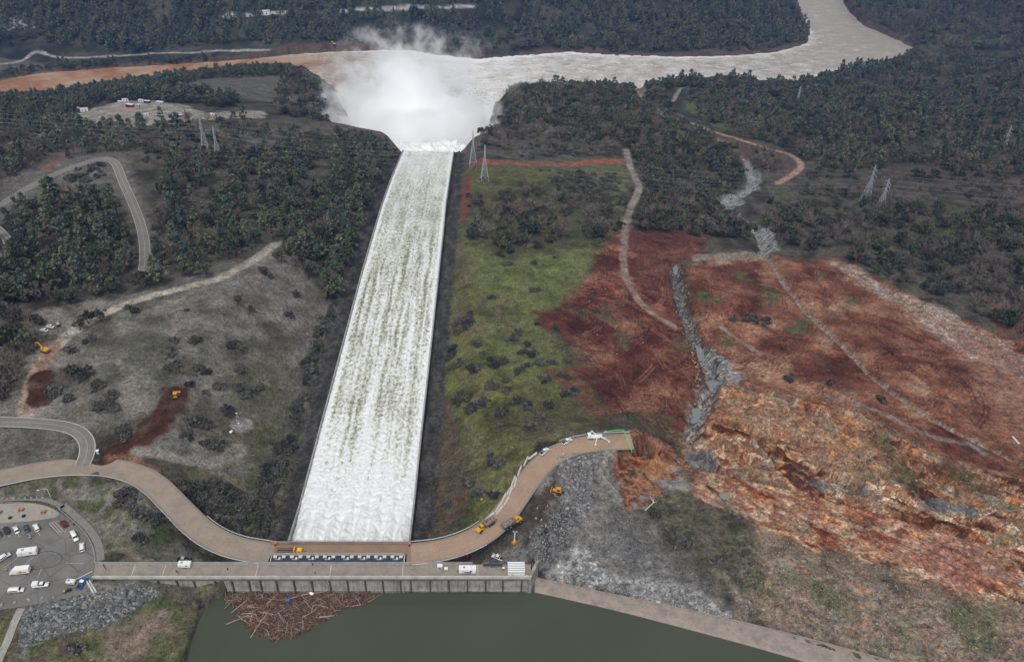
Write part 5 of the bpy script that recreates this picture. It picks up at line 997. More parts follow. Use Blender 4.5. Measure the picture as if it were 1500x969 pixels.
car(65, 484.5, (-8,-1.5), 'sedan', 'white', 'white car on the grass verge, the lower of the two by the hill track', z='land'); car(74, 479, (-8,-1.5), 'sedan', 'white', 'white car on the grass verge, the upper of the two by the hill track', z='land')
car(85, 476, (-3,-5), 'suv', 'black', 'black car with a pale roof beside the two white cars', z='land', roof='silver'); car(267.5, 820.5, (8,0), 'pickup', 'navy', 'dark pickup truck parked behind the white trailer on the headworks', 'pickup truck', z='land', roof='silver')
trailer(271.5, 829, (-8,0), 5.0, 2.2, 1.7, 'white', 'white trailer standing on the deck of the headworks'); trailer(105, 854, (-7,-.6), 3.4, 1.8, 1.2, 'white', 'small white trailer beside the bright blue pickup truck')
trailer(42, 811, (-9,1.2), 7.4, 2.5, 2.2, 'white', 'white caravan on the open asphalt beside the oval patch'); trailer(685, 837, (-8,0), 7.0, 2.5, 2.2, 'white', 'large white trailer with a blue side panel on the headworks', ('blue', (54,92,170)))
def box_truck(px, py, d):
    p = plane(px, py, 0); o = tag(empty('box_truck', (p[0], p[1], .05), ang(px, py, d)), 'white box truck with a yellow patch on its side', 'truck')
    MB().box((-.9, 0, 1.9), (5.6, 2.4, 2.3)).build('cargo_box', COAT['white'], o, .06); MB().prof([(2.0,.5),(3.8,.5),(3.85,1.2),(3.3,1.5),(2.8,2.2),(2.0,2.25)], 2.1).build('cab', COAT['white'], o, .07); MB().prof([(3.36,1.5),(2.88,2.14),(2.8,2.1),(3.2,1.48)], 1.9).build('windscreen', M['glass'], o)
    for s in (-1, 1): MB().tube((-.6, s * 1.21, 1.75), (-.6, s * 1.235, 1.75), .75, n=20).build('yellow_emblem', M['yellow'], o); MB().box((-.9, s * 1.215, 1.6), (3.6, .02, .7)).build('yellow_panel', M['yellow'], o)
    wheels(o, (2.9, -2.3), .95, .45, .3); lamps(o, 3.84, -3.72, .8, .8)
box_truck(31, 838.5, (-9,1))
def dump_truck(px, py, d, label, load):
    p = plane(px, py, 0); o = tag(empty('dump_truck', (p[0], p[1], .1), ang(px, py, d)), label, 'dump truck')
    MB().prof([(1.6,.9),(5.0,.9),(5.05,1.5),(4.7,1.95),(3.2,2.2),(1.6,2.2)], 2.3).build('bonnet', M['yellow'], o, .08); cb = MB().prof([(1.7,2.1),(3.35,2.1),(3.1,3.25),(1.75,3.3)], 1.9).build('cab', M['yellow'], o, .08)
    MB().prof([(3.3,2.3),(3.17,3.0),(3.22,3.0),(3.4,2.3)], 1.6).build('windscreen', M['glass'], cb)
    for s in (-1, 1): MB().box((2.45, s * .96, 2.75), (.95, .04, .6)).build('side_window', M['glass'], cb)
    MB().box((0, 0, 1.05), (3.4, .9, .6)).build('chassis', M['steel_dark'], o)
    mb = MB(); mb.add([(-4.9,-1.15,1.5),(.9,-1.15,1.3),(.9,1.15,1.3),(-4.9,1.15,1.5),(-5.3,-1.55,2.35),(1.2,-1.55,2.75),(1.2,1.55,2.75),(-5.3,1.55,2.35)], [(3,2,1,0),(0,1,5,4),(1,2,6,5),(2,3,7,6),(3,0,4,7)])
    mb.add([(-4.8,-1.0,1.6),(.8,-1.0,1.42),(.8,1.0,1.42),(-4.8,1.0,1.6),(-5.2,-1.4,2.36),(1.1,-1.4,2.76),(1.1,1.4,2.76),(-5.2,1.4,2.36)], [(0,1,2,3),(4,5,1,0),(5,6,2,1),(6,7,3,2),(7,4,0,3),(4,5,6,7)][:5]); mb.build('tipper_body', paint('worn_tipper', (124,118,108), .6, .2, 1.0, dirt=(150,120,86)), o)
    wheels(o, (3.6, -1.6, -3.5), 1.15, .85, .6); lamps(o, 5.04, -5.0, .8, 1.3)
    if load:
        for _ in range(46): rock_at('loaded_rock', (R.uniform(-4.3, .4), R.uniform(-.85, .85), R.uniform(1.75, 2.5)), R.uniform(.3, .6), M['grey_rock'], o)
_ico = bmesh.new(); bmesh.ops.create_icosphere(_ico, subdivisions=1, radius=1); IV = np.array([v.co[:] for v in _ico.verts]); IF = np.array([[v.index for v in f.verts] for f in _ico.faces]); _ico.free()
_ico = bmesh.new(); bmesh.ops.create_icosphere(_ico, subdivisions=2, radius=1); IV2 = np.array([v.co[:] for v in _ico.verts]); IF2 = np.array([[v.index for v in f.verts] for f in _ico.faces]); _ico.free()
def rockmat(name, cols):
    t = NT(name); P = t.pos(); r = t.n('ShaderNodeObjectInfo').outputs['Random']; c = t.ramp(t.math('FRACT', t.math('ADD', r, t.noise(P, .35, 2))), [(i / (len(cols) - 1), s2l(k)) for i, k in enumerate(cols)])
    n1 = t.noise(P, 2.2, 4, .65); c = t.mix(c, t.mrange(n1, .3, .7, .7, 1.3), 1.0, 'MULTIPLY'); b = t.bsdf(Base_Color=c, Roughness=.92); b.inputs['Specular IOR Level'].default_value = .2; t.t.links.new(t.bump(n1, .15), b.inputs['Normal']); M[name] = t.m; return t.m
rockmat('grey_rock', [(112,114,116),(140,141,141),(92,96,100),(164,163,160)]); rockmat('riprap_rock', [(78,84,86),(100,106,106),(66,72,76),(134,136,132),(88,92,90)])
RM = []
for i in range(8):
    V = IV2 * (1 + .22 * np.sin(IV2 @ NR.randn(3, 3) * 2.2).sum(1, keepdims=True) / 1.7); V = V * np.array([1, NR.uniform(.6, .9), NR.uniform(.5, .75)]); RM.append((V, IF2))
_rk = {}
def rock_at(name, loc, s, mat, parent=None, label=None, cat=None, group=None):
    i = R.randrange(8); key = (i, mat.name)
    if key not in _rk: _rk[key] = rawmesh('boulder', RM[i][0], RM[i][1], mat)
    o = link(bpy.data.objects.new(name, _rk[key])); o.location = loc; o.scale = (s * R.uniform(.8, 1.2), s * R.uniform(.8, 1.2), s * R.uniform(.8, 1.2)); o.rotation_euler = (R.uniform(-.4, .4), R.uniform(-.4, .4), R.uniform(0, 6.28))
    if parent: o.parent = parent
    return tag(o, label, cat, group) if label else o
dump_truck(711.5, 772, (-9,6.2), 'yellow dump truck with an empty tipper by the road barriers', False); dump_truck(750, 768.5, (9,-5), 'yellow dump truck loaded with grey rock', True)
def tracks(root, L, gauge, w, h):
    for s in (-1, 1):
        pts = []; n = 8; r = h / 2
        for k in range(n + 1): a = -math.pi / 2 + math.pi * k / n; pts.append((L / 2 - r + r * math.cos(a), r + r * math.sin(a)))
        for k in range(n + 1): a = math.pi / 2 + math.pi * k / n; pts.append((-L / 2 + r + r * math.cos(a), r + r * math.sin(a)))
        MB().prof(pts, w, y0=s * gauge / 2).build('crawler_track', M['steel_dark'], root)
def excavator(px, py, d, boomdir, label, size=1.0, mat=None):
    p = on(px, py); y = mat or M['yellow']; o = tag(empty('excavator', tuple(p), ang(px, py, d, p[2])), label, 'excavator'); o.scale = (size,) * 3; tracks(o, 4.4, 2.6, .6, .95)
    MB().box((-.5, 0, 1.75), (3.6, 2.7, 1.2)).build('engine_house', y, o, .1); MB().box((-2.3, 0, 1.6), (.8, 2.7, 1.0)).build('counterweight', M['steel_mid'], o, .15); cb = MB().box((.9, .9, 2.3), (1.6, 1.0, 1.6), 0, .85).build('cab', y, o, .06); MB().box((1.0, .9, 2.55), (1.63, .8, .8)).build('cab_window', M['glass'], cb)
    bm_ = MB().prof([(1.0,1.7),(1.3,1.5),(4.4,4.0),(6.6,3.5),(6.7,3.9),(4.3,4.7)], .5, y0=-.2).build('boom', y, o); st = MB().prof([(6.4,3.9),(6.9,3.9),(7.3,1.2),(6.9,1.1)], .35, y0=-.2).build('stick', y, o); MB().prof([(6.8,1.4),(7.4,1.2),(7.2,.2),(6.3,.0),(6.1,.5)], 1.1, y0=-.2).build('bucket', M['steel_dark'], o)
    MB().tube((1.8,-.2,1.6),(3.7,-.2,3.6),.12).build('boom_ram', M['steel_light'], o); return o
excavator(67, 515, (-10,-4), None, 'yellow excavator with its boom over the brush beside the hill track', 1.0); excavator(490, 66, (-10,-3), None, 'small pale excavator on the far river bank', 1.2, paint('pale_plant', (176,164,132), .6, .15))
def dozer(px, py, d, label):
    p = on(px, py); o = tag(empty('bulldozer', tuple(p), ang(px, py, d, p[2])), label, 'bulldozer'); tracks(o, 4.2, 2.3, .65, 1.1); MB().prof([(-1.9,.8),(2.0,.8),(2.0,1.7),(.3,1.9),(-1.9,1.7)], 1.5).build('engine_body', M['yellow'], o, .07)
    cb = MB().box((-.7, 0, 2.3), (1.5, 1.5, 1.1), 0, .9).build('cab', M['glass'], o, .05); MB().box((-.7, 0, 2.92), (1.9, 1.8, .16)).build('cab_roof', M['yellow'], cb, .04); MB().prof([(2.75,.1),(2.95,.1),(2.75,.7),(2.95,1.4),(2.75,1.4),(2.55,.7)], 3.7).build('blade', M['yellow'], o)
    for s in (-1, 1): MB().tube((0, s * 1.55, .7), (2.7, s * 1.5, .5), .12).build('push_arm', M['yellow'], o)
    MB().prof([(-1.9,1.2),(-3.0,1.3),(-3.1,.1),(-2.9,.1),(-2.8,.9),(-1.9,.9)], .5).build('ripper', M['steel_dark'], o); MB().tube((1.1,.4,1.8),(1.1,.4,2.6),.08).build('exhaust', M['steel_dark'], o)
dozer(816, 721, (-9,-2), 'yellow bulldozer at the edge of the grey rock pile'); dozer(258, 581, (2,-9), 'yellow bulldozer on the dark red dirt ramp')
# concrete pump truck with unfolded green boom
p = plane(874, 641, 0); a_ = ang(874, 641, (-9, .6)); pt = tag(empty('concrete_pump_truck', (p[0], p[1], .1), a_), 'white concrete pump truck with its long green boom reaching over the washed out gap', 'pump truck')
MB().box((0, 0, 1.0), (8.6, 2.3, .7)).build('chassis', M['white'], pt, .05); MB().prof([(3.0,.7),(5.0,.7),(5.05,1.9),(4.7,2.9),(3.0,3.0)], 2.3).build('cab', COAT['white'], pt, .08); MB().box((4.9, 0, 2.3), (.3, 2.0, .7)).build('windscreen', M['glass'], pt)
MB().box((-3.4, 0, 1.8), (1.6, 2.1, 1.1), 0, 1.15).build('hopper', M['steel_mid'], pt, .05); wheels(pt, (3.6, 2.4, -1.6, -2.9), 1.05, .5, .35)
for dx, dy in ((1.6, 4.6), (1.6, -4.6), (-5.4, 3.4), (-5.4, -3.6)):
    MB().tube((0 if dx > 0 else -2, .8 if dy > 0 else -.8, 1.0), (dx, dy, .75), .26, .2).tube((dx, dy, .8), (dx, dy, .0), .12).box((dx, dy, .06), (.9, .9, .1)).build('outrigger', M['white'], pt)
M['green'] = paint('boom_green', (72,190,92), .45, .1); inv = Matrix.Translation((p[0], p[1], .1)) @ Matrix.Rotation(a_, 4, 'Z'); inv = inv.inverted()
bp = [plane(886, 640, 2.2), plane(887.5, 632, 6.0), plane(901, 629.5, 8.4), plane(914, 630, 8.6), plane(918, 640, 7.4), plane(926, 662, 3.5), plane(913, 675, -5)]; bp = [inv @ Vector(tuple(q)) for q in bp]
MB().tube(bp[0] + Vector((0, 0, -1.2)), bp[0], .5, .4, 8).build('turret', M['white'], pt)
for q0, q1, r_ in ((bp[0], bp[1], .3), (bp[1], bp[2], .27), (bp[2], bp[3], .27), (bp[3], bp[4], .23), (bp[4], bp[5], .2)): MB().tube(q0, q1, r_, r_ * .9, 4).build('boom_section', M['green'], pt)
MB().tube(bp[5], bp[6], .13).build('delivery_hose', M['steel_mid'], pt)
# barriers
M['barrier'] = paint('barrier_concrete', (206,205,200), .85, .12, .6, dirt=(150,148,142)); BSEG = [((445,375),(517,320)),((402,432),(440,355)),((350,517),(380,437)),((295,605),(328,525)),((318,620),(338,540)),((255,685),(300,610)),((275,690),(300,625)),((208,757),(245,680)),((230,777),(272,705)),((152,840),(205,757)),((160,857),(220,785)),((70,908),(140,845))]
def barrier(a, b, z, label, group):
    A, B = plane(*a, z), plane(*b, z); L = np.linalg.norm(B - A); o = MB().prof([(-.38,0),(.38,0),(.36,.12),(.17,.4),(.12,.95),(-.12,.95),(-.17,.4),(-.36,.12)], L).build('road_barrier', M['barrier']); m_ = (A + B) / 2; o.location = (m_[0], m_[1], z); o.rotation_euler = (0, 0, math.atan2(B[1] - A[1], B[0] - A[0]) - math.pi / 2); tag(o, label, 'barrier', group)
for a, b in BSEG: barrier((a[0] / 6 + 700, a[1] / 6 + 610), (b[0] / 6 + 700, b[1] / 6 + 610), .02, 'long white concrete barrier in the zigzag row along the brown road', 'white barriers along the brown road')
for a, b in (((128,852),(137.5,868.5)), ((131.5,851),(141.5,867))): barrier(a, b, H(*plane(133, 860, 0)[:2]) + .05, 'long pale barrier lying on gravel beside the bright blue pickup', 'pale barriers lying beside the car park')
def guardrail(g, off, i0, i1, label, sidez=0.0):
    g = g[i0:i1]; d = np.gradient(g[:, :2], axis=0); d /= np.linalg.norm(d, axis=1)[:, None]; q = np.c_[g[:, :2] + np.stack([d[:, 1], -d[:, 0]], 1) * off, g[:, 2] + sidez]; o = tag(empty('guardrail', tuple(q[0])), label, 'guardrail'); q = q - q[0]
    mb = MB(); P_ = [Vector(tuple(v)) for v in q]
    for a, b in zip(P_[:-1], P_[1:]):
        dd = (b - a); mb.box(tuple((a + b) / 2 + Vector((0, 0, .72))), (dd.length + .05, .14, .36), math.atan2(dd.y, dd.x))
    mb.build('rail', M['steel_light'], o); s = np.concatenate([[0], np.cumsum(np.linalg.norm(np.diff(q[:, :2], axis=0), axis=1))]); pm = None
    for t_ in np.arange(0, s[-1], max(3.8, s[-1] / 90)):
        loc = [np.interp(t_, s, q[:, k]) for k in range(3)]
        if pm is None: po = MB().box((0, 0, .35), (.18, .18, .95)).build('post', M['steel_mid'], o); pm = po.data
        else: po = link(bpy.data.objects.new('post', pm)); po.parent = o
        po.location = loc
gw, ge, gs = ROADS['dam_road_west'][0], ROADS['dam_road_east'][0], ROADS['switchback_road'][0]; nw, ne = len(gw), len(ge)
guardrail(gw, 6.0, 0, nw - 4, 'long guardrail on the lake side of the brown road above the car park'); guardrail(gw, -6.0, int(nw * .72), nw - 1, 'short guardrail on the chute side where the brown road meets the gates'); guardrail(gw, -6.0, 0, int(nw * .16), 'guardrail on the uphill side by the side road junction')
guardrail(ge, -6.1, 1, int(ne * .34), 'curved guardrail on the grass side of the brown road near the gates'); guardrail(ge, 6.1, 1, int(ne * .3), 'guardrail between the brown road and the crimson pickup'); guardrail(ge, -6.1, int(ne * .72), ne - 1, 'white guardrail behind the pump truck at the washed out road end')
# shed, cabinets and other things by the headworks
p = plane(756, 835, 0); sh = tag(empty('storage_shed', (p[0], -.15, .07), 0), 'white shed with a striped ribbed roof at the end of the headworks', 'shed')
MB().box((0, 0, 1.15), (6.8, 5.4, 2.3)).build('wall', COAT['white'], sh); MB().box((0, 0, 2.4), (7.0, 5.6, .16)).build('roof', M['steel_mid'], sh)
for k in range(5): MB().box((0, -2.2 + k * 1.1, 2.52), (7.0, .72, .12)).build('roof_panel', COAT['white'], sh)
MB().box((-1.6, -2.72, 1.0), (1.0, .05, 1.9)).build('door', M['steel_light'], sh)
def cabinet(px, py, d, label, mat, z=.07, name='equipment_cabinet', cat='cabinet'):
    p = plane(px, py, z); o = tag(empty(name, (p[0], p[1], z), 0), label, cat); MB().box((0, 0, d[2] / 2 + .1), d).build('housing', mat, o, .05); MB().box((0, 0, d[2] + .14), (d[0] * 1.08, d[1] * 1.08, .09)).build('lid', M['white'], o); MB().box((0, -d[1] / 2 - .01, d[2] / 2), (d[0] * .6, .04, d[2] * .6)).build('door', M['steel_mid'], o); MB().box((0, 0, .06), (d[0] * .9, d[1] * .9, .12)).build('skid', M['steel_dark'], o); return o
cabinet(644.5, 831, (2.0,1.5,1.4), 'tall grey and white equipment cabinet by the inner parapet', M['steel_light']); cabinet(653.5, 834, (1.3,1.1,.9), 'small white cabinet between the tall cabinet and the large trailer', COAT['white']); cabinet(737.5, 834, (.8,.8,1.2), 'narrow grey cabinet beside the striped shed', M['steel_mid']); cabinet(772, 845, (1.1,.7,.6), 'little white box at the shed corner by the outer parapet', COAT['white'])
for px_, lb in ((402.5, 'tan guard booth at the wooded end of the gate bridge'), (599.5, 'tan guard booth at the grassy end of the gate bridge')):
    p = plane(px_, 803, 0); o = tag(empty('guard_booth', (p[0], 13.0, .05), 0), lb, 'booth'); MB().box((0, 0, .8), (1.0, 1.0, 1.6)).build('wall', paint('tan_timber', (170,112,66), .7, .2), o); MB().box((0, 0, 1.68), (1.3, 1.3, .16), 0, .8).build('roof', paint('rust_roof', (182,120,70), .6, .2), o); MB().box((0, -.51, .75), (.6, .03, 1.3)).build('door', M['steel_dark'], o)
p = plane(722, 832, .4); ft = tag(empty('flatbed_trailer', (p[0], 2.2, .07), 0), 'dark low flatbed trailer between the large trailer and the shed', 'trailer'); MB().box((0, 0, .75), (8, 1.2, .2)).build('bed', M['steel_dark'], ft); wheels(ft, (-.6, .6), .5, .32, .2)
for s in (-1, 1): MB().box((0, s * .58, .95), (8, .07, .2)).build('side_rail', M['steel_mid'], ft)
# maintenance gantry on the bridge
p = plane(418, 806, .3); gc = tag(empty('gantry_crane', (p[0], 9.6, .03), 0), 'yellow maintenance gantry with a dark lattice frame on the gate bridge', 'crane')
mb = MB()
for k in range(9): mb.tube((-3.4 + k * .85, -.6, .5), (-3.4 + min(k + 1, 8) * .85, .6, 1.6), .06, n=4)
for yv in (-.6, .6):
    for zv in (.5, 1.6): mb.tube((-3.5, yv, zv), (3.4, yv, zv), .08, n=4)
mb.build('lattice_frame', M['steel_dark'], gc); MB().box((3.9, 0, 1.0), (.6, 2.4, 2.0)).build('frame_leg', M['yellow'], gc, .05); hb = MB().box((6.0, 0, .95), (2.0, 1.8, 1.3)).build('hoist_house', paint('bright_yellow', (228,178,34), .4, .08), gc, .06); MB().box((6.0, -.91, 1.1), (1.0, .03, .5)).build('window', M['glass'], hb); MB().tube((7, 0, .5), (9, 0, .4), .07).build('tow_bar', M['steel_dark'], gc)
# site things on the ground
def put(px, py): q = on(px, py); return (q[0], q[1], q[2])
lt = tag(empty('light_tower', put(753, 796), .6), 'orange light tower trailer with a folded silver mast on bare ground', 'light tower'); MB().box((0, 0, .9), (2.0, 1.4, 1.3)).build('engine_box', paint('orange_coat', (206,128,46), .5, .1), lt, .08); wheels(lt, (0,), .75, .32, .2); MB().tube((0,.2,1.6),(2.6,3.2,3.0),.12).tube((0,-.2,1.6),(2.6,2.8,3.0),.12).build('mast', M['steel_light'], lt)
for s in (-.5, .5): MB().box((2.7 + s, 3.1 - s, 3.1), (.5, .5, .3)).build('lamp_head', M['steel_light'], lt)
tl = tag(empty('portable_toilet', (*plane(144, 664, 2.05)[:2], 2.0), .3), 'blue portable toilet with a white roof at the road junction', 'portable toilet'); MB().box((0, 0, 1.1), (1.3, 1.3, 2.2)).build('wall', COAT['bright_blue'], tl, .05); MB().box((0, 0, 2.28), (1.4, 1.4, .2), 0, .6).build('roof', M['white'], tl); MB().box((0, -.66, 1.05), (.8, .04, 1.8)).build('door', M['steel_light'], tl)
def tank(px, py, L, r, label, mat, rz):
    x, y, z = put(px, py); o = tag(empty('tank', (x, y, z), rz), label, 'tank'); MB().tube((-L / 2, 0, r + .3), (L / 2, 0, r + .3), r, n=14).build('vessel', mat, o, .06, True); MB().tube((0, 0, r * 2 + .25), (0, 0, r * 2 + .55), .2, n=8).build('hatch', M['steel_mid'], o)
    for s in (-1, 1): MB().box((s * L * .3, 0, .2), (.25, r * 1.7, .5)).build('cradle', M['steel_dark'], o)
tank(339, 634, 1.8, .7, 'white tank on the gravel path beside the bank brush', COAT['white'], 1.2); tank(706, 721, 1.4, .6, 'small white tank on the dark grass slope', COAT['white'], 1.3); tank(705.5, 732.5, 1.2, .55, 'small yellow tank on the dark grass slope below the white one', M['yellow'], .2)
def mast(px, py, h, label, name='survey_mast'):
    x, y, z = put(px, py); o = tag(empty(name, (x, y, z), 0), label, 'mast'); mb = MB()
    for k in range(3): a = k * 2.09; mb.tube((math.cos(a) * .8, math.sin(a) * .8, 0), (0, 0, h * .6), .06, n=4)
    mb.build('tripod', M['steel_light'], o); MB().tube((0, 0, h * .5), (0, 0, h), .07).build('pole', M['steel_light'], o); MB().box((0, 0, h), (.9, .3, .5)).build('sensor_box', M['white'], o, .04)
mast(348, 612, 3.4, 'white survey mast on the pale pad above the path'); mast(350.5, 624, 2.2, 'short survey mast with a pale box beside the path'); mast(423, 822, 3.0, 'white camera mast where the guardrail meets the headworks', 'camera_mast') if False else None
for px_, py_, s_ in ((785, 759, .75), (787, 744, .5), (793, 761, .45)): x, y, z = put(px_, py_); rock_at('boulder', (x, y, z + s_ * .3), s_, M['pale_concrete'], None, 'pale boulder on grey ground beside the dark tyre ruts', 'boulder', 'pale boulders by the ruts')
# car park furniture
x, y, z = (*plane(77, 734, .1)[:2], .1); lp = tag(empty('street_lamp', (x, y, z), 0), 'curved-arm street lamp above the car park plaza', 'street lamp'); MB().tube((0,0,0),(0,0,7.6),.13,.09,8).tube((0,0,7.6),(-1.5,-.4,8.3),.08).tube((-1.5,-.4,8.3),(-3.2,-.9,8.1),.07).build('pole', M['steel_light'], lp, smooth=True); MB().box((-3.5,-1.0,8.05),(.9,.4,.2),.25).build('lamp_head', M['white'], lp, .05); MB().box((0,0,.25),(.6,.6,.5)).build('footing', M['pale_concrete'], lp)
M['table_red'] = paint('table_red', (168,104,82), .7, .12)
for px_, py_, lb in ((31, 747, 'red-brown picnic table in the middle of the plaza'), (64, 750, 'red-brown picnic table at the pointed end of the plaza'), (-1, 750.5, 'red-brown picnic table cut by the photo edge')):
    x, y, _ = plane(px_, py_, .2); o = tag(empty('picnic_table', (x, y, .19), .15), lb, 'table'); MB().box((0,0,.75),(2.2,.9,.09)).build('table_top', M['table_red'], o)
    for s in (-1, 1): MB().box((0, s * .85, .45), (2.2, .35, .07)).build('bench', M['table_red'], o); MB().box((s * .75, 0, .37), (.12, 1.5, .72)).build('leg', M['steel_dark'], o)
for px_, py_, lb in ((35, 755.5, 'dark square planter in the plaza'), (15, 758, 'dark round drain grate in the plaza')):
    x, y, _ = plane(px_, py_, .2); o = tag(empty('planter', (x, y, .19), .1), lb, 'planter'); MB().tube((0,0,0),(0,0,.3),.85,n=16).build('rim', M['steel_dark'], o); c_ = link(bpy.data.objects.new('low_plant', WHOLE['shrub', 0])); c_.parent = o; c_.location = (0, 0, .1); c_.scale = (.4, .4, .3)
x, y, _ = plane(75.5, 750, .2); rock_at('boulder', (x, y, .45), .5, M['pale_concrete'], None, 'white boulder at the pointed end of the plaza', 'boulder')
for px_, py_ in ((2,886),(22,882),(42,878.5),(62,875),(79,874.5)): x, y, _ = plane(px_, py_, 0); rock_at('boulder', (x, y, .25), .75, M['kerb'], None, 'pale boulder in the row along the lower edge of the car park', 'boulder', 'boulders along the car park edge')
for k in range(8): x, y, z = put(3 + k * 8.5, 730 - .15 * k); rock_at('boulder', (x, y, z + .15), .6, M['kerb'], None, 'pale boulder in the row above the plaza', 'boulder', 'boulders above the plaza')
p = plane(110.5, 848.5, 1); ga = tag(empty('barrier_gate', (p[0], p[1], .04), ang(121, 847, (10, -5))), 'white swing gate arm at the car park end of the headworks', 'gate'); MB().box((3.2, 0, 1.0), (6.6, .14, .16)).build('arm', M['white'], ga); MB().box((0, 0, .55), (.3, .3, 1.1)).build('post', M['steel_mid'], ga)
uc = tag(empty('utility_cart', (*plane(99, 866, 0)[:2], .05), .5), 'dark utility cart with yellow gear near the small white trailer', 'cart'); MB().box((0,0,.6),(3.0,1.1,.25)).build('bed', M['steel_dark'], uc); wheels(uc, (-.9,.9), .5, .3, .2); MB().box((-1.0,0,.95),(.8,.8,.5)).build('toolbox', M['yellow'], uc, .05); MB().box((.6,0,.95),(1.1,.8,.45)).build('generator', M['steel_dark'], uc, .05)
# people, a few pixels tall
def body_mesh(pose, cols):
    J = {'pelvis': (0,0,.95), 'chest': (0,.02,1.32), 'neck': (0,.02,1.5), 'head': (0,.04,1.64), 'top': (0,.03,1.74)}; rad = {'pelvis': .15, 'chest': .17, 'neck': .065, 'head': .1, 'top': .07}; E = [('pelvis','chest'),('chest','neck'),('neck','head'),('head','top')]
    for s, n in ((-1,'r'),(1,'l')):
        st = .16 * s * pose; J.update({'hip'+n: (.1*s,0,.9), 'knee'+n: (.11*s,st*.6+.03,.48), 'ank'+n: (.12*s,st-.02,.08), 'toe'+n: (.13*s,st+.16,.04), 'sh'+n: (.2*s,0,1.43), 'el'+n: (.27*s,-.05*s*pose,1.13), 'wr'+n: (.25*s,.12+.1*s*pose,.9), 'hand'+n: (.24*s,.17+.1*s*pose,.8)})
        rad.update({'hip'+n: .105, 'knee'+n: .07, 'ank'+n: .05, 'toe'+n: .045, 'sh'+n: .07, 'el'+n: .05, 'wr'+n: .035, 'hand'+n: .04}); E += [('pelvis','hip'+n),('hip'+n,'knee'+n),('knee'+n,'ank'+n),('ank'+n,'toe'+n),('chest','sh'+n),('sh'+n,'el'+n),('el'+n,'wr'+n),('wr'+n,'hand'+n)]
    ks = list(J); me = bpy.data.meshes.new('person'); me.from_pydata([J[k] for k in ks], [(ks.index(a), ks.index(b)) for a, b in E], []); o = link(bpy.data.objects.new('person', me)); o.modifiers.new('s', 'SKIN'); o.modifiers.new('u', 'SUBSURF').levels = 1
    for i, k in enumerate(ks): me.skin_vertices[0].data[i].radius = (rad[k],) * 2; me.skin_vertices[0].data[i].use_root = (i == 0)
    dg = bpy.context.evaluated_depsgraph_get(); m2 = bpy.data.meshes.new_from_object(o.evaluated_get(dg)); bpy.data.objects.remove(o); m2.materials.clear()
    for c in cols: m2.materials.append(c)
    for f in m2.polygons:
        z, x = f.center.z, abs(f.center.x); f.material_index = 3 if z < .1 else 0 if z > 1.5 and z < 1.66 and f.normal.y > 0 else 4 if z > 1.55 else 0 if (z < .88 and x > .2) else 2 if z < .95 else 1; f.use_smooth = True
    return m2
SK = paint('skin', (176,130,104), .6); CL = {k: paint('cloth_' + k, v, .9, .15) for k, v in {'black': (34,34,38), 'blue': (48,58,82), 'lime': (196,206,60), 'red': (150,40,36), 'khaki': (120,108,84), 'white': (214,212,206), 'hair': (40,30,24), 'boots': (30,26,24)}.items()}
def person(px, py, shirt, legs, pose, rz, label, z=.07):
    p = plane(px, py, z); o = link(bpy.data.objects.new('person', body_mesh(pose, [SK, CL[shirt], CL[legs], CL['boots'], CL['hair']]))); o.location = (p[0], p[1], z); o.rotation_euler = (0, 0, rz); tag(o, label, 'person')
person(153, 830, 'black', 'black', 1, 1.2, 'person in black walking at the car park end of the headworks'); person(155, 833, 'blue', 'black', .4, 1.5, 'person in blue beside the one in black on the headworks'); person(259, 838, 'black', 'blue', .3, 0, 'person in black standing in front of the white trailer'); person(261.5, 839.5, 'khaki', 'black', .2, 2, 'person in khaki standing in front of the white trailer')
person(334, 835, 'black', 'black', 1, .4, 'person in black crossing the pale joint of the headworks deck'); person(458, 828, 'black', 'blue', .2, 3, 'person in black leaning at the inner parapet by the gate hoists'); person(462, 840, 'black', 'black', 1, 1.7, 'person in black walking mid deck by the gate hoists'); person(604, 834, 'white', 'khaki', .3, 3, 'person in white standing on the deck by the ramp slab')
person(780.5, 832, 'red', 'black', .3, 2, 'person in red standing at the end wall of the headworks'); person(45, 789, 'white', 'khaki', .4, .5, 'person in white on the asphalt below the angled bays', .05); person(48, 787.5, 'black', 'lime', .4, 2.5, 'person in black with lime trousers below the angled bays', .05); person(109, 770, 'black', 'black', .5, 1, 'person in black by the kerb above the white van', .1); person(99.5, 771, 'lime', 'black', .4, 4, 'person in a lime vest beside the maroon SUV', .05); person(10.5, 836, 'lime', 'black', .5, 1, 'person in a lime vest beside the white box truck', .05)
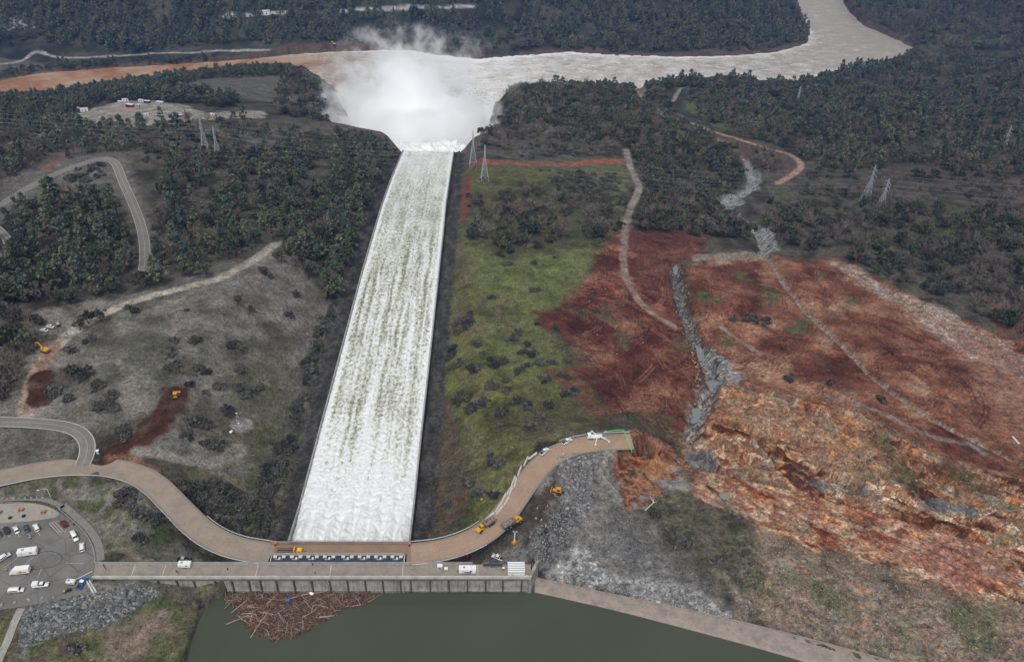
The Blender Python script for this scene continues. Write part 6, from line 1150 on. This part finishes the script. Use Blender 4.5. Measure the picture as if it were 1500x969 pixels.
# far worksite
for i, (px_, py_, L, c, lb) in enumerate([(184,149,7,'white','tall white cabin in the middle of the far worksite'),(177,151.5,6,'silver','silver cabin beside the tall white one at the worksite'),(191,157.5,9,'red','maroon container lying at the worksite front row'),(203,156,6,'silver','silver container at the end of the worksite front row'),(207,149,6,'white','small white cabin at the back of the worksite'),(216,151,7,'dark','charcoal container at the back of the worksite'),(120,156,9,'dark','long charcoal container apart from the worksite'),(124,163,8,'white','white cabin below the long charcoal container'),(115,160,5,'silver','silver cabin next to the white cabin and charcoal container'),(235,153,8,'silver','silver container at the edge of the far worksite'),(214,169,5,'white','white cabin on the worksite access road'),(311,169,5,'white','white cabin beside the far tan road'),(388,22,18,'white','white building on the far hill across the river'),(264,171,5,'navy','navy container beside the access road')]):
    x, y, z = put(px_, py_); o = tag(empty('site_cabin', (x, y, z), R.uniform(-.4, .4)), lb, 'cabin'); hh = L * .42; MB().box((0,0,hh/2),(L,L*.42,hh)).build('wall', COAT[c], o, .05); MB().box((0,0,hh+.08),(L*1.05,L*.47,.18)).build('roof', M['steel_light'], o); MB().box((L*.2,-L*.21-.02,hh*.42),(.9,.05,hh*.8)).build('door', M['steel_dark'], o); MB().box((-L*.2,-L*.21-.02,hh*.6),(1.2,.05,hh*.3)).build('window', M['glass'], o)
# ------------------------------------------------------------------ spray over the torrent
def box_obj(name, lo, hi):
    mb = MB().box(((lo[0]+hi[0])/2, (lo[1]+hi[1])/2, (lo[2]+hi[2])/2), (hi[0]-lo[0], hi[1]-lo[1], hi[2]-lo[2])); return mb
t = NT('spray'); P = t.pos()
ELL = [((-14, 712, -112), (80, 92, 46), 1.0), ((-38, 815, -132), (125, 130, 60), .95), ((-40, 850, -98), (80, 90, 50), .72), ((42, 745, -108), (58, 95, 44), .5), ((-125, 800, -118), (92, 92, 50), .42), ((-40, 925, -108), (185, 140, 76), .29), ((-5, 655, -94), (44, 40, 20), .6)]
f = None
for c, r, wgt in ELL:
    mp = t.n('ShaderNodeMapping', {'Vector': P, 'Location': tuple(-a / b for a, b in zip(c, r)), 'Scale': tuple(1 / b for b in r)}).outputs[0]
    ln = t.n('ShaderNodeVectorMath', {0: mp}, operation='LENGTH').outputs['Value']
    q = t.math('MULTIPLY', t.math('SUBTRACT', 1.0, ln, clamp=True), wgt); f = q if f is None else t.math('MAXIMUM', f, q)
n1 = t.noise(P, .0225, 8, .66, .2)
d = t.math('ADD', t.math('MULTIPLY', f, 2.0), t.math('MULTIPLY', t.math('SUBTRACT', n1, .5), 3.6)); d = t.math('SUBTRACT', d, .34, clamp=True); d = t.math('POWER', d, 1.4)
d = t.math('MULTIPLY', d, t.mrange(f, 0.0, .06)); d = t.math('MULTIPLY', d, .2)
pv = t.n('ShaderNodeVolumePrincipled', {'Color': (.9995, .9995, 1.0, 1), 'Density': d, 'Anisotropy': 0.0}); t.t.links.new(pv.outputs[0], t.out.inputs['Volume']); M['spray'] = t.m
so_ = box_obj('spray', (-235, CH_END - 14, -168), (175, 1075, -22)).build('spray', M['spray']); tag(so_, 'tall white cloud of spray billowing up from the end of the chute', 'spray', kind='stuff')
# ------------------------------------------------------------------ air
zmax = max(CAM[2], float(zf.max())) + 6
t = NT('haze'); pv = t.n('ShaderNodeVolumePrincipled', {'Color': (.24, .44, 1.0, 1), 'Density': .00006, 'Anisotropy': 0.0}); t.t.links.new(pv.outputs[0], t.out.inputs['Volume'])
hz = box_obj('haze', (-17000, -1500, float(zf.min()) - 1.5), (17000, 8000, zmax)).build('haze', t.m); hz['kind'] = 'stuff'; hz['label'] = 'pale blue haze over the far hills'; hz['category'] = 'haze'
# ------------------------------------------------------------------ pylons and their wires
M['lattice'] = paint('galvanised_steel', (168,172,176), .5, .1)
def pylon(bpx, tpy, label):
    b = on(*bpx); h = 40.0
    for _ in range(12): h += (proj(b + np.array([0, 0, h]))[1] - tpy) * .6
    h = min(max(h, 30), 60); o = tag(empty('pylon', tuple(b), .12), label, 'pylon'); w0 = h * .105; k = h / 42; r = .17
    def wd(z): return w0 * (1 - z / (h * .62)) + .95 * k * (z / (h * .62)) if z < h * .62 else .95 * k * (1 - (z - h * .62) / (h * .38) * .75)
    lv = [0, .17, .32, .45, .55, .62, .7, .78, .86, .94, 1]; lv = [a * h for a in lv]; mb = MB()
    for z0, z1 in zip(lv[:-1], lv[1:]):
        a0, a1 = wd(z0), wd(z1); c0 = [(-a0,-a0,z0),(a0,-a0,z0),(a0,a0,z0),(-a0,a0,z0)]; c1 = [(-a1,-a1,z1),(a1,-a1,z1),(a1,a1,z1),(-a1,a1,z1)]
        for i in range(4): j = (i + 1) % 4; mb.tube(c0[i], c1[j], r * .6, n=4, cap=False); mb.tube(c0[j], c1[i], r * .6, n=4, cap=False); mb.tube(c1[i], c1[j], r * .6, n=4, cap=False); mb.tube(c0[i], c1[i], r, n=4, cap=False)
    mb.build('lattice_mast', M['lattice'], o); tips = []
    for zf_, L in ((.66, 6.5), (.78, 7.5), (.9, 5.5)):
        z = zf_ * h; L *= k; a = wd(z); mb = MB()
        for s in (-1, 1):
            for yy_ in (-a, a): mb.tube((0, yy_, z), (0, s * L, z - .2), r * .8, n=4, cap=False); mb.tube((0, yy_, z + 1.8 * k), (0, s * L, z - .2), r * .7, n=4, cap=False)
            mb.tube((0, s * L, z - .2), (0, s * L, z - 2.2 * k), .12, n=4); tips.append(o.matrix_basis @ Vector((0, s * L, z - 2.2 * k)))
        mb.build('crossarm', M['lattice'], o)
    q = Matrix.Translation(tuple(b)) @ Matrix.Rotation(.12, 4, 'Z'); return [q @ Vector((0, s * L * k, zf_ * h - 2.2 * k)) for zf_, L in ((.66, 6.5), (.78, 7.5), (.9, 5.5)) for s in (-1, 1)]
T1 = pylon((302,223), 171, 'lattice pylon of the wooded side pair, the one closer to the worksite'); T2 = pylon((321,235), 186, 'lattice pylon of the wooded side pair, the one closer to the winding road'); T3 = pylon((693,243), 192, 'lattice pylon half in the spray beside the chute end'); T4 = pylon((710,263), 212, 'lattice pylon on the grass just clear of the spray')
T5 = pylon((1266,298), 242, 'lattice pylon of the brown wood pair, farther from the river of trees below') if False else pylon((1266,298), 242, 'lattice pylon of the brown wood pair, standing behind the other'); T6 = pylon((1288,308), 262, 'lattice pylon of the brown wood pair, standing in front of the other'); pylon((1467,222), 190, 'distant lattice pylon alone in the brown wood by the photo edge'); pylon((1166,157), 135, 'tiny distant lattice pylon alone near the river bend')
M['wire'] = paint('wire_metal', (150,154,160), .5)
def span(A, B, sag, label, group):
    P_ = [A.lerp(B, t_) - Vector((0, 0, sag * 4 * t_ * (1 - t_))) for t_ in np.linspace(0, 1, 17)]; o0 = P_[0]; o = MB().path([q - o0 for q in P_], .028, 4).build('power_line', M['wire']); o.location = o0; tag(o, label, 'power line', group)
dv_ = Vector((-520, 60, 25)); de = Vector((520, -60, 20))
for Ta, Tb, sag, lb in (([q + dv_ for q in T1], T1, 12, 'thin wire running from the wooded side pylons out of view'), ([q + dv_ for q in T2], T2, 12, 'thin wire running from the wooded side pylons out of view'), (T1, T3, 10, 'thin wire strung across the chute end between pylons'), (T2, T4, 10, 'thin wire strung across the chute end between pylons'), (T3, T5, 14, 'thin wire strung over the creek valley between pylons'), (T4, T6, 14, 'thin wire strung over the creek valley between pylons'), (T5, [q + de for q in T5], 12, 'thin wire running from the brown wood pylons out of view'), (T6, [q + de for q in T6], 12, 'thin wire running from the brown wood pylons out of view')):
    for A, B in zip(Ta, Tb): span(A, B, sag, lb, 'wires: ' + lb)
# ------------------------------------------------------------------ drifted timber against the headworks
def woodmat(name, cols, island=False):
    t = NT(name); r = t.n('ShaderNodeNewGeometry').outputs['Random Per Island'] if island else t.n('ShaderNodeObjectInfo').outputs['Random']; c = t.ramp(r, [(i / (len(cols) - 1), s2l(k)) for i, k in enumerate(cols)]); n1 = t.noise(t.pos(), 1.6, 4, .6); c = t.mix(c, t.mrange(n1, .3, .7, .65, 1.35), 1.0, 'MULTIPLY'); b = t.bsdf(Base_Color=c, Roughness=.9); b.inputs['Specular IOR Level'].default_value = .2; M[name] = t.m
woodmat('log_wood', [(112,88,76),(150,130,116),(92,72,60),(176,160,146),(128,100,84)]); woodmat('debris_wood', [(62,48,42),(96,74,62),(48,38,34),(128,100,84),(80,62,54),(150,126,108)], True)
DR = GZ([(322,868),(345,866),(556,866),(548,880),(528,888),(500,893),(492,902),(470,910),(452,925),(430,934),(402,938),(378,932),(364,922),(352,906),(346,894),(335,886)], LAKE_Z)[:, :2]; DR[:, 1] = np.minimum(DR[:, 1], -3.9)
lo, hi = DR.min(0), DR.max(0); cx = NR.uniform(lo[0], hi[0], 16000).astype(np.float32); cyy = NR.uniform(lo[1], hi[1], 16000).astype(np.float32); sdv = poly_sd(cx, cyy, DR) + .9 * noise(cx / 3, cyy / 3, 230); ok = sdv > .35; cx, cyy = cx[ok], cyy[ok]
def sticks(x, y, z, L, r, a, tilt):
    n = len(x); d = np.stack([np.cos(a) * np.cos(tilt), np.sin(a) * np.cos(tilt), np.sin(tilt)], 1); u = np.stack([-np.sin(a), np.cos(a), np.zeros(n)], 1); w_ = np.cross(d, u); c = np.stack([x, y, z], 1); V = []
    for e, k in ((-.5, 1.0), (.5, .6)):
        for su, sw in ((1, 0), (0, 1), (-1, 0), (0, -1)): V.append(c + d * (L * e)[:, None] + (u * su + w_ * sw) * (r * k)[:, None])
    V = np.stack(V, 1).reshape(-1, 3); Fq = np.array([(0,1,5,4),(1,2,6,5),(2,3,7,6),(3,0,4,7),(3,2,1,0),(4,5,6,7)]); return V, (Fq[None] + 8 * np.arange(n)[:, None, None]).reshape(-1, 4)
n = min(len(cx), 7500); V, Fc = sticks(cx[:n], cyy[:n], LAKE_Z + NR.uniform(.05, .45, n), NR.gamma(2.0, .55, n) + .4, NR.uniform(.05, .15, n), NR.rand(n) * 6.28, NR.randn(n) * .1)
gx_, gy_ = np.meshgrid(np.arange(lo[0], hi[0], .7), np.arange(lo[1], hi[1], .7)); s_ = (poly_sd(gx_.ravel().astype(np.float32), gy_.ravel().astype(np.float32), DR) + .9 * noise(gx_.ravel() / 3, gy_.ravel() / 3, 230)); fq = gridfaces(*gx_.shape); fq = fq[(s_ > .3)[fq].all(1)]; mv = np.stack([gx_.ravel(), gy_.ravel(), LAKE_Z + .12 + .12 * noise(gx_.ravel() / 1.1, gy_.ravel() / 1.1, 231)], 1)
o = npmesh('driftwood', np.concatenate([V, mv]), np.concatenate([Fc, fq + len(V)]), [M['debris_wood'], paint('wet_debris', (52,42,38), .8, .4, 1.5, coords='pos')], smooth=False, mi=[0] * len(Fc) + [1] * len(fq)); tag(o, 'brown raft of broken driftwood floating against the headworks', 'driftwood', kind='stuff')
lg = []
for i in range(6):
    mb = MB(); p0 = Vector((-.5, 0, 0))
    for k in range(4): p1 = Vector((-.5 + (k + 1) / 4, R.uniform(-.02, .02), 0)); mb.tube(p0, p1, .035 - k * .005, .035 - (k + 1) * .005, 6, True); p0 = p1
    for k in range(2): a = R.uniform(-.3, .35); mb.tube((a, 0, 0), (a + .1, R.choice((-1, 1)) * .1, .03), .012, .006, 4)
    oo = mb.build('log', M['log_wood']); lg.append(oo.data); bpy.data.objects.remove(oo)
for i in range(280):
    L = 1.6 + R.random() ** 3 * 6; j = R.randrange(n, len(cx)) if len(cx) > n + 300 else R.randrange(len(cx)); o = link(bpy.data.objects.new('driftwood_log', R.choice(lg))); o.location = (cx[j], min(cyy[j], -4.2 - L * .3), LAKE_Z + R.uniform(.35, .7)); o.rotation_euler = (0, R.uniform(-.06, .06), R.uniform(0, 6.28)); s = R.uniform(.7, 1.3) * (3.5 / L) ** .35; o.scale = (L, L * s, L * s); tag(o, 'weathered log in the raft of driftwood against the headworks', 'log', 'logs in the driftwood raft')
for px_, py_, d, L in ((352,886,(6,-5),9),(350,906,(7,-3),10),(453,887,(7,8),8),(460,868,(10,-1.5),10),(400,875,(5,-5),7)):
    p = plane(px_, py_, LAKE_Z + .5); o = link(bpy.data.objects.new('driftwood_log', lg[0])); o.location = tuple(p); o.rotation_euler = (0, 0, ang(px_, py_, d, LAKE_Z)); o.scale = (L, L * .7, L * .7); tag(o, 'long pale log lying across the raft of driftwood', 'log', 'long pale logs on the raft')
p = plane(421.5, 878.5, LAKE_Z + .5); bb = tag(empty('drum', tuple(p), .5), 'bright blue drum among the driftwood', 'drum'); MB().tube((-.9,0,.2),(.9,0,.2),.6,n=12).build('barrel', COAT['bright_blue'], bb); MB().tube((.9,0,.2),(.95,0,.2),.45,n=12).build('lid', M['steel_dark'], bb)
p = plane(456.5, 868.5, LAKE_Z + .6); rock_at('foam_block', tuple(p), .9, COAT['white'], None, 'white foam block among driftwood at the wall', 'foam block')
M['pale_wood'] = paint('bleached_wood', (206,202,192), .8, .1)
q = on(945, 748); ft_ = MB(); a0 = np.array([0, 0, .5]); b0 = on(957, 737) - q + np.array([0, 0, .6]); ft_.tube(a0, b0, .22, .18, 6)
for px_, py_ in ((952, 728), (957, 733), (962, 736)): c0 = on(px_, py_) - q; ft_.tube(b0, c0 + np.array([0, 0, .9]), .16, .07, 5)
fo_ = ft_.build('fallen_tree', M['pale_wood']); fo_.location = tuple(q); tag(fo_, 'bleached fallen tree lying on the gravel above the olive bank', 'fallen tree')
q = on(1483, 640); c0 = on(1492, 650) - q; fo_ = MB().tube((0, 0, .4), tuple(c0 + np.array([0, 0, .4])), .5, n=10).build('culvert_pipe', M['white']); fo_.location = tuple(q); tag(fo_, 'short white pipe lying alone on the red earth by the photo edge', 'pipe')
# still pools in the torn channel
for pl in ([(1018,505),(1028,508),(1033,525),(1024,532)], [(1036,560),(1055,556),(1052,572),(1040,576)], [(1008,600),(1025,596),(1028,612),(1012,625)], [(1053,722),(1068,722),(1066,732),(1056,731)], [(1140,718),(1156,720),(1157,731),(1142,729)], [(984,386),(993,385),(993,402),(987,404)]):
    g = chaikin(GP(pl + pl[:1]), 2)[:-1]; c_ = g.mean(0); zz = H(c_[0], c_[1]) + .9; sheet('pool_water', chaikin(np.array([plane(a, b, zz) for a, b in pl + pl[:1]]), 2)[:-1], zz, M['lake'] if False else paint('pool_water', (120,124,124), .15, .1, .4, coords='pos', spec=.5))
# ------------------------------------------------------------------ boulders and rubble
def scatter(px, n, seed, zone_warp=2.0):
    g = GP(px)[:, :2]; rs = np.random.RandomState(seed); lo, hi = g.min(0), g.max(0); x = rs.uniform(lo[0], hi[0], n * 3).astype(np.float32); y = rs.uniform(lo[1], hi[1], n * 3).astype(np.float32); ok = poly_sd(x, y, g) + zone_warp * noise(x / 8, y / 8, 240) > 0; x, y = x[ok][:n], y[ok][:n]; return x, y, land(x, y)
RIP = [(30,902),(60,884),(130,873),(205,850),(225,856),(232,866),(210,885),(150,918),(75,932),(30,958)]; PILE = [(818,668),(850,664),(866,690),(866,735),(860,765),(846,766),(820,735),(812,715)]
x, y, z = scatter(RIP, 205, 31)
for a, b, c in zip(x, y, z): s = R.uniform(.5, 1.25); rock_at('boulder', (a, b, c + s * .15), s, M['riprap_rock'], None, 'dark grey boulder in the riprap between car park and grass', 'boulder', 'riprap boulders below the car park')
x, y, z = scatter(PILE, 70, 32)
for a, b, c in zip(x, y, z): s = R.uniform(.5, 1.0); rock_at('boulder', (a, b, c + s * .25), s, M['grey_rock'], None, 'broken grey boulder in the pile beside the bulldozer', 'boulder', 'boulders in the pile by the bulldozer')
def rubble(name, parts, mat, label):
    Vs, Fs = [], []; o_ = 0
    for px, n, s0, s1, seed in parts:
        x, y, z = scatter(px, n, seed); n = len(x); rs = np.random.RandomState(seed); s = s0 + (s1 - s0) * rs.rand(n) ** 2.5; a = rs.rand(n) * 6.28; sc = s[:, None] * rs.uniform(.6, 1.2, (n, 3)); B = IV[None] * (1 + .25 * rs.randn(n, len(IV), 1) * .6) * sc[:, None]; ca, sa = np.cos(a)[:, None], np.sin(a)[:, None]
        V = np.stack([B[..., 0] * ca - B[..., 1] * sa + x[:, None], B[..., 0] * sa + B[..., 1] * ca + y[:, None], B[..., 2] * .75 + (z + s * .1)[:, None]], -1); Vs.append(V.reshape(-1, 3)); Fs.append((IF[None] + len(IV) * np.arange(n)[:, None, None]).reshape(-1, 3) + o_); o_ += n * len(IV)
    o = npmesh(name, np.concatenate(Vs), np.concatenate(Fs), mat, smooth=False); tag(o, label, 'rubble', kind='stuff')
def rubmat(name, cols):
    t = NT(name); c = t.ramp(t.n('ShaderNodeNewGeometry').outputs['Random Per Island'], [(i / (len(cols) - 1), s2l(k)) for i, k in enumerate(cols)]); b = t.bsdf(Base_Color=c, Roughness=.95); b.inputs['Specular IOR Level'].default_value = .15; M[name] = t.m; return t.m
GULLYPX = [(985,385),(1000,385),(1015,460),(1050,540),(1095,550),(1050,580),(1030,650),(1005,650),(1020,580),(1010,520),(990,450)]
rubble('riprap', [(RIP, 2600, .2, .75, 33), (PILE, 1500, .15, .6, 34), ([(795,760),(850,745),(900,655),(830,665),(815,700)], 700, .12, .45, 35), ([(800,845),(900,858),(1000,870),(1065,905),(1000,898),(900,866)], 1800, .12, .5, 36), ([(775,775),(830,745),(850,775),(800,842),(780,842)], 900, .15, .6, 37), ([(905,730),(1060,880),(1000,880),(830,790)], 900, .1, .35, 49)], rubmat('rubble_grey', [(96,98,100),(126,126,124),(78,82,84),(150,149,146),(108,106,102)]), 'loose grey riprap and rubble')
rubble('loose_rock', [([(1045,560),(1240,620),(1400,690),(1560,720),(1600,880),(1380,850),(1250,800),(1110,775),(1010,720)], 3000, .12, .65, 38), (GULLYPX, 900, .2, .9, 39), ([(1100,790),(1380,868),(1500,890),(1500,969),(1300,960),(1090,900)], 2500, .12, .5, 40)], rubmat('rubble_tan', [(150,118,88),(112,74,52),(180,156,128),(98,90,82),(130,88,60),(160,150,140)]), 'loose tan and grey rock on the torn slope')
rubble('spoil', [([(1010,390),(1230,380),(1430,480),(1500,520),(1500,690),(1250,600),(1050,530)], 1000, .12, .5, 41), ([(850,420),(935,345),(1000,460),(1025,580),(960,630),(860,540)], 650, .12, .5, 42), ([(1230,382),(1330,432),(1440,490),(1500,520),(1500,560),(1320,450)], 900, .15, .7, 43)], rubmat('rubble_red', [(128,76,60),(160,112,92),(96,52,40),(180,150,136),(140,90,70)]), 'loose clods on the red earth')
